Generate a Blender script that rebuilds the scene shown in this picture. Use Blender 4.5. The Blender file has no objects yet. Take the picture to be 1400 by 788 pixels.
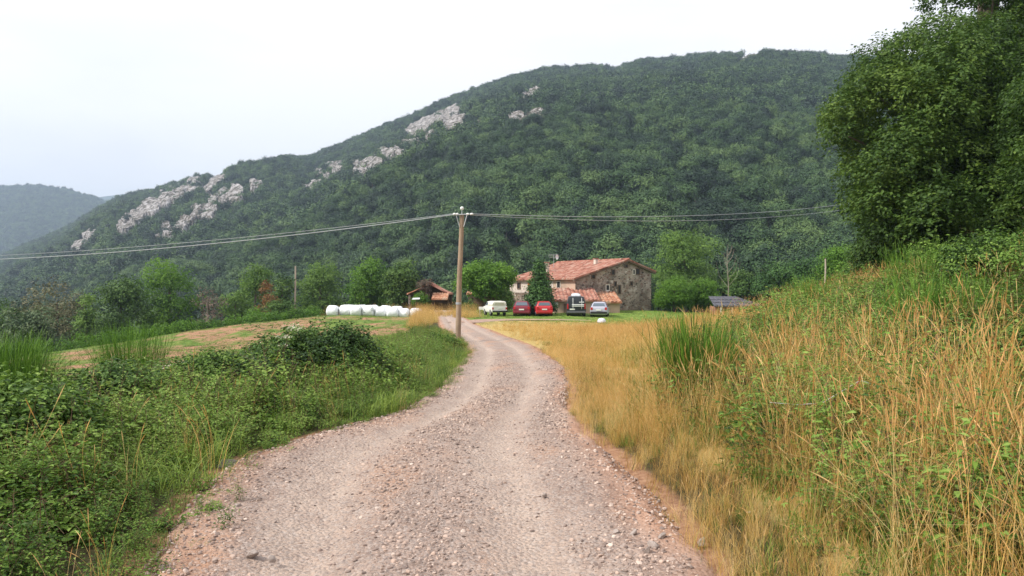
import bpy, bmesh, math, random
import numpy as np
from mathutils import Vector, Matrix

PI = math.pi
R = math.radians
sc = bpy.context.scene
COL = sc.collection
F = 1011.0            # focal length of the photograph in its own pixels (1400 wide)
EYE = 1.6
HZ = 394.0

def uw(px): return (px - 700.0) / F
def zat(py, d): return EYE + (HZ - py) * d / F

# ------------------------------------------------------------------ noise
def _hash(ix, iy, seed):
    h = (ix.astype(np.int64) * 374761393 + iy.astype(np.int64) * 668265263 + seed * 144269504) & 0xffffffff
    h = ((h ^ (h >> 13)) * 1274126177) & 0xffffffff
    h = (h ^ (h >> 16)) & 0xffffffff
    return h / 4294967295.0

def vnoise(x, y, seed=0):
    x = np.asarray(x, float); y = np.asarray(y, float)
    ix = np.floor(x); iy = np.floor(y)
    fx = x - ix; fy = y - iy
    fx = fx * fx * (3 - 2 * fx); fy = fy * fy * (3 - 2 * fy)
    a = _hash(ix, iy, seed); b = _hash(ix + 1, iy, seed)
    c = _hash(ix, iy + 1, seed); d = _hash(ix + 1, iy + 1, seed)
    return (a * (1 - fx) + b * fx) * (1 - fy) + (c * (1 - fx) + d * fx) * fy

def fbm(x, y, seed=0, octv=4):
    s = 0; a = 0.5; t = 0
    x = np.asarray(x, float); y = np.asarray(y, float)
    for k in range(octv):
        s = s + a * vnoise(x, y, seed + k * 17); t += a
        x = x * 2.03 + 5.1; y = y * 2.03 + 1.7; a *= 0.5
    return s / t

def sstep(a, b, x):
    t = np.clip((np.asarray(x, float) - a) / (b - a), 0, 1)
    return t * t * (3 - 2 * t)

# ------------------------------------------------------------------ terrain
CP = [
 (-0.5,-10,.1),(-0.5,0,0),(-0.5,4,0),(-1,8,0),(-.4,12,-.02),(-.2,18,-.3),(-.4,27.7,-.75),(-1,34,-.85),(-2.4,42,-.86),(-3.6,50,-.9),(-5.6,65,-.95),(-8.5,85,-1.0),
 (-3,4,0),(-3.2,8,0),(-5,6,-.05),(-8,10,-.5),(-6,14,-.5),(-4,20,-.55),(-10,15,-.9),(-14,20,-1.2),(-14,35,-1.45),(-8,30,-1.1),(-20,30,-1.9),(-31,45,-2.8),(-26,58,-2.0),(-18.5,72,-1.2),(-9,71,-1.35),(-6,80,-1.0),(-15,50,-1.5),(-20,45,-1.95),
 (-36,47,-4.3),(-32,62,-4.5),(-24,77,-3.4),(-45,50,-8),(-60,60,-14),(-42,75,-10),(-30,95,-8),(-15,95,-3),(-30,20,-3.2),(-45,20,-7),(-30,0,-2.5),(-50,0,-6),(-60,120,-20),(-100,80,-28),(-100,20,-18),(-20,120,-8),(0,110,-3),
 (1.6,4,.08),(1.5,10,.08),(2,18,-.2),(2,28,-.65),(3,5,.35),(4,8,.6),(5,5,.8),(6,10,1.0),(8.3,12,1.6),(8.7,16,1.35),(9.5,24,.65),(9.5,32,-.15),(8,40,-.6),(5,20,.1),(4,30,-.5),(5,50,-.9),(10,50,-.9),(18,50,-.8),(12,12,2.2),(16,28,2.0),(22,28,3),(20,15,3.5),(30,30,5),(14,36,.8),(22,44,.6),(30,55,1.2),(24,64,-.7),(30,80,-1),(16,86,-1),(6,75,-1),(0,75,-1),(0,90,-1.1),(25,100,-2),(40,100,-1),(60,60,6),(60,100,2),(8,2,1.6),(5,0,.8),(20,0,4),(14,92,-1.2),
]
CP = np.array(CP, float)
def _tps(r2): return 0.5 * r2 * np.log(r2 + 1e-9)
def _fit():
    n = len(CP)
    d2 = (CP[:, None, 0] - CP[None, :, 0]) ** 2 + (CP[:, None, 1] - CP[None, :, 1]) ** 2
    K = _tps(d2) + np.eye(n) * 0.6
    P = np.c_[np.ones(n), CP[:, :2]]
    A = np.zeros((n + 3, n + 3)); A[:n, :n] = K; A[:n, n:] = P; A[n:, :n] = P.T
    return np.linalg.solve(A, np.r_[CP[:, 2], 0, 0, 0])
WT = _fit()

SKY = np.array([(-300,395),(0,345),(60,318),(100,300),(140,280),(180,263),(240,246),(300,230),(390,214),(430,206),(480,186),(560,150),(620,127),(700,103),(760,94),(820,86),(900,77),(960,71),(1040,67),(1100,71),(1170,73),(1220,76),(1400,80),(1700,100),(2000,150)], float)
SU = (SKY[:, 0] - 700) / F; ST = (HZ - SKY[:, 1]) / F
def mountain(u, d):
    T = np.interp(u, SU, ST) + .011 * (fbm(u * 22 + 4, u * 0 + 2, 61, 3) - .5)
    Rr = np.interp(u, [-.9, -.7, -.4, 0, .35, 1], [1350, 1300, 1230, 1080, 980, 900])
    z0 = np.interp(u, [-.7, -.3, 0, .4], [-32, -24, -13, -10]); d0 = np.interp(u, [-.7, -.2, .2], [230, 190, 165])
    zr = EYE + T * Rr - 15.0
    s = np.clip((d - d0) / (Rr - d0), 0, 1)
    f = 0.55 * s ** 1.12 + 0.45 * (1 - (1 - s) ** 1.6)
    z = z0 + (zr - z0) * f
    z = np.where(d > Rr, zr - 0.35 * (d - Rr), z)
    env = np.clip(s * 4, 0, 1) * np.clip((1 - s) * 3, 0.12, 1)
    x = u * d
    z = z + env * (34 * (fbm(x / 170, d / 260, 3, 3) - .5) + 9 * (fbm(x / 55 + 3, d / 70, 9, 2) - .5))
    # nearer wooded foothill on the right
    g = np.interp(u, [.08, .2, .3, .4, .5, .7, 1.0], [-.12, -.035, .02, .068, .09, .11, .12])
    df = 290.0
    sf = np.clip((d - 120) / (df - 120), 0, 1)
    zf = -5 + (EYE + g * df + 5) * sf ** 1.1
    zf = np.where(d > df, EYE + g * df - .22 * (d - df), zf) + 3 * (fbm(x / 40, d / 40, 5, 2) - .5)
    k = 4.0
    m = np.maximum(z, zf)
    return m + np.log(np.exp((z - m) / k) + np.exp((zf - m) / k)) * k

def H0(x, y):
    x = np.asarray(x, float); y = np.asarray(y, float)
    sh = np.broadcast(x, y).shape
    x = np.broadcast_to(x, sh).ravel(); y = np.broadcast_to(y, sh).ravel()
    cx = np.clip(x, -115, 75); cy = np.clip(y, -15, 125)
    out = np.empty(len(x))
    for i in range(0, len(x), 20000):
        a = cx[i:i + 20000]; b = cy[i:i + 20000]
        d2 = (a[:, None] - CP[None, :, 0]) ** 2 + (b[:, None] - CP[None, :, 1]) ** 2
        out[i:i + 20000] = _tps(d2) @ WT[:-3] + WT[-3] + WT[-2] * a + WT[-1] * b
    out = np.clip(out, -40, 30)
    w = sstep(105, 175, y)
    if w.max() > 0:
        yy = np.maximum(y, 60)
        out = out * (1 - w) + mountain(np.clip(x / yy, -1.3, 1.3), yy) * w
    return out.reshape(sh)

def H(x, y):
    x = np.asarray(x, float); y = np.asarray(y, float)
    near = 1 - sstep(60, 110, y)
    dl = np.clip(np.abs(x - road_c(y)) - road_w(y), 0, 1.0)
    return H0(x, y) + near * dl * (.16 * (fbm(x / 1.9, y / 1.9, 21, 3) - .5) + .05 * (vnoise(x * 2.7, y * 2.7, 4) - .5))

RY = [-12, 0, 4.1, 5.3, 6.6, 7.85, 9.75, 11.9, 18, 27.7, 34, 42, 50, 58, 65, 75, 88]
RL = [-1.6, -1.8, -2.03, -2.34, -2.5, -2.15, -1.48, -1.18, -1.42, -1.64, -2.29, -3.65, -4.8, -5.7, -6.5, -7.9, -9.6]
RR = [1.2, 1.15, 1.05, 1.05, .88, .68, .70, .92, 1.16, .96, .2, -1.16, -2.5, -3.5, -4.6, -5.6, -7.2]
def _sm(tab):
    yy = np.linspace(-12, 88, 1001); v = np.interp(yy, RY, tab)
    n = len(v); ker = np.hanning(15); ker /= ker.sum()
    vp = np.pad(v, 7, mode='edge'); return yy, np.convolve(vp, ker, 'valid')[:n]
_ry, _rl = _sm(RL); _, _rr = _sm(RR)
def road_c(y): return (np.interp(y, _ry, _rl) + np.interp(y, _ry, _rr)) / 2
def road_w(y): return (np.interp(y, _ry, _rr) - np.interp(y, _ry, _rl)) / 2
def hz(x, y): return float(H(np.array([x]), np.array([y]))[0])

# side track to the parking place
TRK = [(-3.6, 53), (-1.5, 57.5), (1.5, 60), (4.4, 61.2), (6.6, 61.6)]
TY = np.array(TRK)
def track_dist(x, y):
    x = np.asarray(x, float); y = np.asarray(y, float)
    best = np.full(np.broadcast(x, y).shape, 1e9)
    for (a, b), (c, d) in zip(TRK[:-1], TRK[1:]):
        vx, vy = c - a, d - b
        t = np.clip(((x - a) * vx + (y - b) * vy) / (vx * vx + vy * vy), 0, 1)
        best = np.minimum(best, np.hypot(x - a - t * vx, y - b - t * vy))
    return best

# ------------------------------------------------------------------ mesh builder
class MB:
    def __init__(s): s.v = []; s.f = []; s.n = 0
    def add(s, V, Fc, mat=0, rnd=None):
        V = np.asarray(V, float).reshape(-1, 3); Fc = np.asarray(Fc, int)
        if rnd is None: rnd = np.zeros(len(Fc))
        s.f.append((Fc + s.n, mat, np.asarray(rnd, float))); s.v.append(V); s.n += len(V)
    def mesh(s, name, mats, smooth=False):
        V = np.concatenate(s.v) if s.v else np.zeros((0, 3))
        me = bpy.data.meshes.new(name)
        me.vertices.add(len(V)); me.vertices.foreach_set('co', V.astype(np.float32).ravel())
        tot = [np.full(len(f), f.shape[1]) for f, m, r in s.f]; tot = np.concatenate(tot)
        loops = np.concatenate([f.ravel() for f, m, r in s.f])
        mi = np.concatenate([np.full(len(f), m) for f, m, r in s.f])
        rn = np.concatenate([r for f, m, r in s.f])
        me.loops.add(len(loops)); me.loops.foreach_set('vertex_index', loops.astype(np.int32))
        me.polygons.add(len(tot))
        me.polygons.foreach_set('loop_start', np.r_[0, np.cumsum(tot)[:-1]].astype(np.int32))
        me.polygons.foreach_set('material_index', mi.astype(np.int32))
        me.polygons.foreach_set('use_smooth', np.full(len(tot), bool(smooth)))
        a = me.attributes.new('rnd', 'FLOAT', 'FACE'); a.data.foreach_set('value', rn.astype(np.float32))
        for m in (mats if isinstance(mats, (list, tuple)) else [mats]): me.materials.append(m)
        me.update(calc_edges=True); me.validate()
        return me
    def obj(s, name, mats, parent=None, smooth=False, link=True):
        o = bpy.data.objects.new(name, s.mesh(name, mats, smooth))
        if link: COL.objects.link(o)
        if parent: o.parent = parent
        return o

def box(mb, c, d, mat=0, rz=0, rnd=0.5, taper=None):
    hx, hy, hzz = d[0] / 2, d[1] / 2, d[2] / 2
    V = np.array([(sx * hx, sy * hy, szz * hzz) for szz in (-1, 1) for sy in (-1, 1) for sx in (-1, 1)], float)
    if taper: V[4:, 0] *= taper[0]; V[4:, 1] *= taper[1]
    if rz:
        cs, sn = math.cos(rz), math.sin(rz)
        V = np.c_[V[:, 0] * cs - V[:, 1] * sn, V[:, 0] * sn + V[:, 1] * cs, V[:, 2]]
    V += np.array(c)
    mb.add(V, [(0, 2, 3, 1), (4, 5, 7, 6), (0, 1, 5, 4), (2, 6, 7, 3), (0, 4, 6, 2), (1, 3, 7, 5)], mat, [rnd] * 6)

def prism(mb, poly, axis_vec, mat=0, rnd=0.5):
    P = np.array(poly, float); n = len(P); Q = P + np.array(axis_vec)
    mb.add(np.r_[P, Q], [[i, (i + 1) % n, (i + 1) % n + n, i + n] for i in range(n)], mat, [rnd] * n)
    mb.add(P, [list(range(n))[::-1]], mat, [rnd]); mb.add(Q, [list(range(n))], mat, [rnd])

def tube(mb, pts, rad, sides=7, mat=0, rnd=0.5, cap=True):
    P = np.array(pts, float); n = len(P)
    rad = np.broadcast_to(np.array(rad, float), (n,))
    T = np.gradient(P, axis=0); T /= np.linalg.norm(T, axis=1)[:, None] + 1e-9
    ref = np.array([0, 0, 1.0]) if abs(T[:, 2]).mean() < .8 else np.array([1.0, 0, 0])
    A = np.cross(T, ref); A /= np.linalg.norm(A, axis=1)[:, None] + 1e-9
    B = np.cross(T, A)
    th = np.linspace(0, 2 * PI, sides, endpoint=False)
    V = P[:, None] + rad[:, None, None] * (A[:, None] * np.cos(th)[None, :, None] + B[:, None] * np.sin(th)[None, :, None])
    fs = []
    for i in range(n - 1):
        for j in range(sides):
            k = (j + 1) % sides
            fs.append((i * sides + j, i * sides + k, (i + 1) * sides + k, (i + 1) * sides + j))
    mb.add(V.reshape(-1, 3), fs, mat, [rnd] * len(fs))
    if cap:
        mb.add(V[0], [list(range(sides))], mat, [rnd]); mb.add(V[-1], [list(range(sides))[::-1]], mat, [rnd])

def nrm(v): return v / (np.linalg.norm(v, axis=-1, keepdims=True) + 1e-9)

def leaves(mb, P, D, N, L, W, mat=0, rnd=None, k=4, rng=None):
    n = len(P); L = np.broadcast_to(L, (n,))[:, None]; W = np.broadcast_to(W, (n,))[:, None]
    D = nrm(D); N = nrm(N); S = nrm(np.cross(D, N)); N = np.cross(S, D)
    if k == 4:
        V = np.stack([P, P + D * L * .45 + S * W * .5 + N * L * .04, P + D * L - N * L * .08, P + D * L * .45 - S * W * .5 + N * L * .04], 1)
        Fc = np.arange(n * 4).reshape(n, 4)
    else:
        up = N * W * .14
        V = np.stack([P, P + D * L * .25 + S * W * .42 + up, P + D * L * .6 + S * W * .42 + up, P + D * L - N * L * .12,
                      P + D * L * .6 - S * W * .42 + up, P + D * L * .25 - S * W * .42 + up], 1)
        Fc = np.arange(n * 6).reshape(n, 6)
    mb.add(V.reshape(-1, 3), Fc, mat, rnd)

def blades(mb, B, az, h, lean, w, segs=4, mat=0, rnd=None, prof='blade', t0=0.0, t1=1.0, droop=1.0, yaw=0.0):
    """curved thin strips; the same curve may carry a seed head between t0 and t1"""
    n = len(B); h = np.broadcast_to(h, (n,)); lean = np.broadcast_to(lean, (n,)); w = np.broadcast_to(w, (n,))
    t = np.linspace(t0, t1, segs + 1)[None, :]
    ox = np.cos(az)[:, None]; oy = np.sin(az)[:, None]
    r = (h * lean)[:, None] * (0.25 * t + .75 * t ** 2.2)
    z = h[:, None] * (t - 0.45 * droop * lean[:, None] * t ** 3)
    C = np.stack([B[:, 0:1] + ox * r, B[:, 1:2] + oy * r, B[:, 2:3] + z], 2)
    tt = np.linspace(0, 1, segs + 1)[None, :]
    if prof == 'blade': ww = w[:, None] * np.sqrt(np.clip(1.02 - tt, 0, 1)) * .5
    elif prof == 'stalk': ww = w[:, None] * (1 - .4 * tt) * .5
    else: ww = w[:, None] * (np.sin(PI * np.clip(tt * .9 + .1, 0, 1)) + .06) * .5
    a = az + PI / 2 + yaw
    S = np.stack([np.cos(a), np.sin(a), np.zeros(n)], 1)[:, None, :]
    if prof == 'head2': S = np.zeros_like(S) + np.array([0, 0, 1.0])
    V = np.stack([C - S * ww[:, :, None], C + S * ww[:, :, None]], 2)   # n, segs+1, 2, 3
    base = np.arange(n)[:, None] * (segs + 1) * 2 + np.arange(segs)[None, :] * 2
    Fc = np.stack([base, base + 1, base + 3, base + 2], 2).reshape(-1, 4)
    rn = None if rnd is None else np.repeat(rnd, segs)
    mb.add(V.reshape(-1, 3), Fc, mat, rn)

def sphere_dirs(rng, n):
    v = rng.normal(size=(n, 3)); return nrm(v)

def crown(mb, blobs, n, leaf, seed, mat=0, spray=7, flat=.85, k=4, up=.5, inner=.25, aspect=.55, tone=0.0, rough=.42, lv=.16):
    """leaf sprays spread over lumpy clumps (x,y,z,r)"""
    rng = np.random.default_rng(seed)
    Bb = np.array(blobs, float); p = Bb[:, 3] ** 2; p /= p.sum()
    m = max(1, n // spray)
    idx = rng.choice(len(Bb), m, p=p)
    dr = sphere_dirs(rng, m)
    dr[:, 2] = np.where(dr[:, 2] < -.3, -dr[:, 2] * .6, dr[:, 2]); dr = nrm(dr)
    rr = Bb[idx, 3] * np.where(rng.random(m) < inner, rng.uniform(.3, .8, m), rng.uniform(.82, 1.06, m))
    C = Bb[idx, :3] + dr * rr[:, None] * np.array([1, 1, flat])
    tw = nrm(dr + rng.normal(size=(m, 3)) * .5 + np.array([0, 0, -.15]))
    brn = np.clip(rng.normal(.5, .16, len(Bb)), 0, 1)[idx] + tone
    CC = np.repeat(C, spray, 0) + np.repeat(tw, spray, 0) * (rng.random(m * spray)[:, None] * leaf * 2.6) + rng.normal(size=(m * spray, 3)) * leaf * .45
    O = np.repeat(dr, spray, 0)
    N = nrm(O * .75 + np.array([0, 0, up]) + rng.normal(size=(m * spray, 3)) * rough)
    D = rng.normal(size=(m * spray, 3)) + O * .6 + np.array([0, 0, -.25])
    D = D - N * (D * N).sum(1)[:, None]
    L = leaf * rng.uniform(.65, 1.25, m * spray)
    rnd = np.clip(np.repeat(brn, spray) + rng.normal(0, lv, m * spray), 0, 1)
    leaves(mb, CC, D, N, L, L * aspect, mat, rnd, k)

def crown_blobs(rng, c, rx, rz, nb, br, shape='round', hollow=.55):
    out = []
    c = np.array(c, float)
    for i in range(nb):
        d = nrm(rng.normal(size=3)); q = rng.uniform(hollow, 1)
        p = d * q
        if shape == 'cone':
            tz = rng.random() ** 1.3; a = rng.uniform(0, 2 * PI); w = (1 - tz) * .95 + .06
            p = np.array([math.cos(a) * w * rng.uniform(.4, .9), math.sin(a) * w * rng.uniform(.4, .9), tz * 2 - 1])
            r = br * (1.15 - .6 * tz)
        elif shape == 'egg':
            p[2] = p[2]; w = 1 - .35 * max(p[2], 0) - .1 * abs(min(p[2], 0)); p[:2] *= w; r = br * rng.uniform(.7, 1.25)
        else:
            r = br * rng.uniform(.65, 1.3)
        out.append((c[0] + p[0] * (rx - r * .6), c[1] + p[1] * (rx - r * .6), c[2] + p[2] * (rz - r * .6), r))
    return out

# ------------------------------------------------------------------ materials
MATS = {}
def newmat(name):
    m = bpy.data.materials.new(name); m.use_nodes = True
    nt = m.node_tree; nt.nodes.clear()
    return m, nt, nt.nodes, nt.links
def nd(ns, t, **kw):
    n = ns.new(t)
    for k, v in kw.items(): setattr(n, k, v)
    return n
def c4(c): return (c[0], c[1], c[2], 1)

def plain(name, col, rough=.6, metal=0, spec=.4, var=.12, scale=6, bump=0.0, bscale=40, emit=None):
    m, nt, ns, lk = newmat(name)
    o = nd(ns, 'ShaderNodeOutputMaterial'); b = nd(ns, 'ShaderNodeBsdfPrincipled')
    tc = nd(ns, 'ShaderNodeTexCoord'); nz = nd(ns, 'ShaderNodeTexNoise'); nz.inputs['Scale'].default_value = scale; nz.inputs['Detail'].default_value = 5
    lk.new(tc.outputs['Object'], nz.inputs['Vector'])
    mx = nd(ns, 'ShaderNodeMix', data_type='RGBA')
    mx.inputs[6].default_value = c4([x * (1 - var) for x in col]); mx.inputs[7].default_value = c4([min(1, x * (1 + var)) for x in col])
    lk.new(nz.outputs['Fac'], mx.inputs[0]); lk.new(mx.outputs[2], b.inputs['Base Color'])
    b.inputs['Roughness'].default_value = rough; b.inputs['Metallic'].default_value = metal; b.inputs['Specular IOR Level'].default_value = spec
    if bump:
        n2 = nd(ns, 'ShaderNodeTexNoise'); n2.inputs['Scale'].default_value = bscale; n2.inputs['Detail'].default_value = 6
        lk.new(tc.outputs['Object'], n2.inputs['Vector'])
        bp = nd(ns, 'ShaderNodeBump'); bp.inputs['Strength'].default_value = bump; bp.inputs['Distance'].default_value = .05
        lk.new(n2.outputs['Fac'], bp.inputs['Height']); lk.new(bp.outputs['Normal'], b.inputs['Normal'])
    lk.new(b.outputs['BSDF'], o.inputs['Surface'])
    return m

def leafmat(name, cols, trans=.25, rough=.55, inst=0.0, spec=.25, patch=0.0):
    """cols: dark, mid, light along the per-leaf attribute; inst = share of per-plant variation"""
    m, nt, ns, lk = newmat(name)
    o = nd(ns, 'ShaderNodeOutputMaterial'); b = nd(ns, 'ShaderNodeBsdfPrincipled')
    at = nd(ns, 'ShaderNodeAttribute'); at.attribute_name = 'rnd'
    cr = nd(ns, 'ShaderNodeValToRGB')
    el = cr.color_ramp.elements
    el[0].color = c4(cols[0]); el[0].position = .1; el[1].color = c4(cols[-1]); el[1].position = .95
    for i, c in enumerate(cols[1:-1]):
        e = el.new(.1 + .85 * (i + 1) / (len(cols) - 1)); e.color = c4(c)
    src = at.outputs['Fac']
    if inst:
        oi = nd(ns, 'ShaderNodeObjectInfo')
        ml = nd(ns, 'ShaderNodeMath', operation='MULTIPLY_ADD'); ml.inputs[1].default_value = inst * 2; ml.inputs[2].default_value = -inst
        lk.new(oi.outputs['Random'], ml.inputs[0])
        ad = nd(ns, 'ShaderNodeMath', operation='ADD', use_clamp=True)
        lk.new(ml.outputs[0], ad.inputs[0]); lk.new(src, ad.inputs[1]); src = ad.outputs[0]
    if patch:
        ge = nd(ns, 'ShaderNodeNewGeometry'); nz = nd(ns, 'ShaderNodeTexNoise'); nz.inputs['Scale'].default_value = patch; nz.inputs['Detail'].default_value = 3
        lk.new(ge.outputs['Position'], nz.inputs['Vector'])
        ml = nd(ns, 'ShaderNodeMath', operation='MULTIPLY_ADD'); ml.inputs[1].default_value = 1.3; ml.inputs[2].default_value = -.65
        lk.new(nz.outputs['Fac'], ml.inputs[0])
        ad = nd(ns, 'ShaderNodeMath', operation='ADD', use_clamp=True)
        lk.new(ml.outputs[0], ad.inputs[0]); lk.new(src, ad.inputs[1]); src = ad.outputs[0]
    lk.new(src, cr.inputs['Fac'])
    lk.new(cr.outputs['Color'], b.inputs['Base Color'])
    b.inputs['Roughness'].default_value = rough; b.inputs['Specular IOR Level'].default_value = spec
    if trans:
        t = nd(ns, 'ShaderNodeBsdfTranslucent'); mx = nd(ns, 'ShaderNodeMixShader'); mx.inputs[0].default_value = trans
        lk.new(cr.outputs['Color'], t.inputs['Color']); lk.new(b.outputs['BSDF'], mx.inputs[1]); lk.new(t.outputs['BSDF'], mx.inputs[2])
        lk.new(mx.outputs[0], o.inputs['Surface'])
    else: lk.new(b.outputs['BSDF'], o.inputs['Surface'])
    return m

G = {
 'oak':    leafmat('oak_leaves', [(.022,.052,.013),(.06,.125,.024),(.13,.22,.04)], .2),
 'bright': leafmat('bright_leaves', [(.035,.085,.012),(.095,.21,.022),(.19,.34,.045)], .4),
 'light':  leafmat('light_leaves', [(.045,.10,.02),(.115,.21,.04),(.21,.33,.07)], .4),
 'dull':   leafmat('dull_leaves', [(.026,.055,.022),(.07,.12,.045),(.14,.19,.08)], .2),
 'brown':  leafmat('brown_tinged_leaves', [(.04,.055,.02),(.11,.12,.05),(.24,.21,.11)], .15),
 'bare':   leafmat('withered_twigs', [(.07,.055,.04),(.17,.12,.09),(.26,.19,.15)], .1),
 'orange': leafmat('russet_leaves', [(.07,.04,.012),(.19,.085,.025),(.26,.15,.05)], .25),
 'dark':   leafmat('dark_conifer_leaves', [(.02,.05,.016),(.045,.11,.025),(.09,.18,.04)], .15),
 'big':    leafmat('big_tree_leaves', [(.024,.052,.010),(.068,.132,.023),(.155,.235,.04)], .38, patch=.25),
 'forest': leafmat('forest_leaves', [(.010,.028,.013),(.026,.062,.020),(.055,.112,.030),(.10,.165,.045)], .05, inst=.40, patch=.035),
 'bramble':leafmat('bramble_leaves', [(.022,.05,.012),(.068,.138,.02),(.148,.255,.04),(.22,.33,.06)], .25, patch=.5),
 'weed':   leafmat('weed_leaves', [(.026,.06,.011),(.082,.17,.022),(.17,.28,.04),(.27,.37,.08)], .3, inst=.2, patch=.35),
 'broom':  leafmat('broom_shoots', [(.035,.085,.012),(.10,.22,.022),(.21,.37,.045)], .15),
 'grass':  leafmat('green_grass', [(.05,.10,.015),(.14,.23,.03),(.27,.36,.06)], .3, inst=.25, patch=.4),
 'straw':  leafmat('dry_grass', [(.30,.17,.045),(.62,.39,.11),(.78,.54,.19),(.82,.64,.32)], .42, inst=.3, patch=.35),
 'seed':   leafmat('seed_heads', [(.40,.21,.07),(.66,.40,.15),(.78,.55,.26)], .2, inst=.2),
 'rust':   leafmat('rusty_seed_heads', [(.20,.08,.04),(.34,.15,.08),(.45,.24,.13)], .2, inst=.2),
 'flower': leafmat('cream_flowers', [(.55,.52,.34),(.75,.72,.52),(.85,.83,.70)], .2),
 'dead':   leafmat('dead_stalks', [(.10,.065,.04),(.22,.14,.09),(.36,.26,.17)], .1),
 'ivy':    leafmat('withered_ivy', [(.05,.035,.025),(.13,.085,.06),(.2,.14,.10)], .1),
}
BARK = plain('bark', (.13, .10, .08), .9, var=.4, scale=9, bump=.5)
BARK_PALE = plain('pale_bark', (.22, .19, .15), .9, var=.3, scale=9, bump=.4)

# ground
def ground_mat():
    m, nt, ns, lk = newmat('ground_cover_soil')
    o = nd(ns, 'ShaderNodeOutputMaterial'); b = nd(ns, 'ShaderNodeBsdfPrincipled'); b.inputs['Roughness'].default_value = .95; b.inputs['Specular IOR Level'].default_value = .1
    ge = nd(ns, 'ShaderNodeNewGeometry')
    def noise(s, d=6, r=.6, sq=None):
        n = nd(ns, 'ShaderNodeTexNoise'); n.inputs['Scale'].default_value = s; n.inputs['Detail'].default_value = d; n.inputs['Roughness'].default_value = r
        if sq:
            mp = nd(ns, 'ShaderNodeMapping'); mp.inputs['Scale'].default_value = sq; lk.new(ge.outputs['Position'], mp.inputs['Vector']); lk.new(mp.outputs['Vector'], n.inputs['Vector'])
        else: lk.new(ge.outputs['Position'], n.inputs['Vector'])
        return n.outputs['Fac']
    def ramp(f, stops):
        c = nd(ns, 'ShaderNodeValToRGB'); el = c.color_ramp.elements
        el[0].position, el[0].color = stops[0][0], c4(stops[0][1]); el[1].position, el[1].color = stops[-1][0], c4(stops[-1][1])
        for p, q in stops[1:-1]: e = el.new(p); e.color = c4(q)
        lk.new(f, c.inputs['Fac']); return c.outputs['Color']
    def mix(f, a, bb):
        x = nd(ns, 'ShaderNodeMix', data_type='RGBA'); lk.new(f, x.inputs[0]); lk.new(a, x.inputs[6]); lk.new(bb, x.inputs[7]); return x.outputs[2]
    def attr(n):
        a = nd(ns, 'ShaderNodeAttribute'); a.attribute_name = n; return a.outputs['Fac']
    def thresh(base, nf, w=.9, lo=.35, hi=.6):
        mm = nd(ns, 'ShaderNodeMath', operation='MULTIPLY_ADD'); lk.new(nf, mm.inputs[0]); mm.inputs[1].default_value = w; 
        lk.new(base, mm.inputs[2])
        r = nd(ns, 'ShaderNodeMapRange', interpolation_type='SMOOTHSTEP'); r.inputs[1].default_value = lo + w * .5; r.inputs[2].default_value = hi + w * .5
        lk.new(mm.outputs[0], r.inputs[0]); return r.outputs[0]
    fine = noise(14, 8, .7); mid = noise(1.1, 6, .65); pat = noise(.35, 5, .6, (1, 1.0, 1)); strp = noise(.8, 6, .65, (1, .5, 1))
    green = ramp(fine, [(.25, (.035, .06, .015)), (.5, (.085, .14, .03)), (.75, (.17, .21, .06))])
    soil = ramp(fine, [(.25, (.17, .085, .05)), (.5, (.36, .20, .12)), (.75, (.50, .32, .20))])
    dry = ramp(fine, [(.25, (.26, .18, .06)), (.5, (.46, .34, .13)), (.75, (.60, .47, .22))])
    lawn = ramp(mid, [(.3, (.09, .16, .025)), (.5, (.16, .25, .045)), (.7, (.30, .30, .09))])
    under = ramp(fine, [(.3, (.04, .036, .018)), (.7, (.11, .095, .045))])
    g = mix(thresh(attr('lawn'), mid, .3), under, lawn)
    fieldc = mix(thresh(attr('soilamt'), strp, 1.4, .3, .55), mix(mid, green, lawn), soil)
    g = mix(thresh(attr('field'), mid, .2), g, fieldc)
    g = mix(thresh(attr('dry'), mid, .5), g, dry)
    g = mix(thresh(attr('edge'), mid, .6), g, soil)
    lk.new(g, b.inputs['Base Color'])
    bp = nd(ns, 'ShaderNodeBump'); bp.inputs['Strength'].default_value = .9; bp.inputs['Distance'].default_value = .06
    lk.new(fine, bp.inputs['Height']); lk.new(bp.outputs['Normal'], b.inputs['Normal'])
    lk.new(b.outputs['BSDF'], o.inputs['Surface'])
    return m

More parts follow.
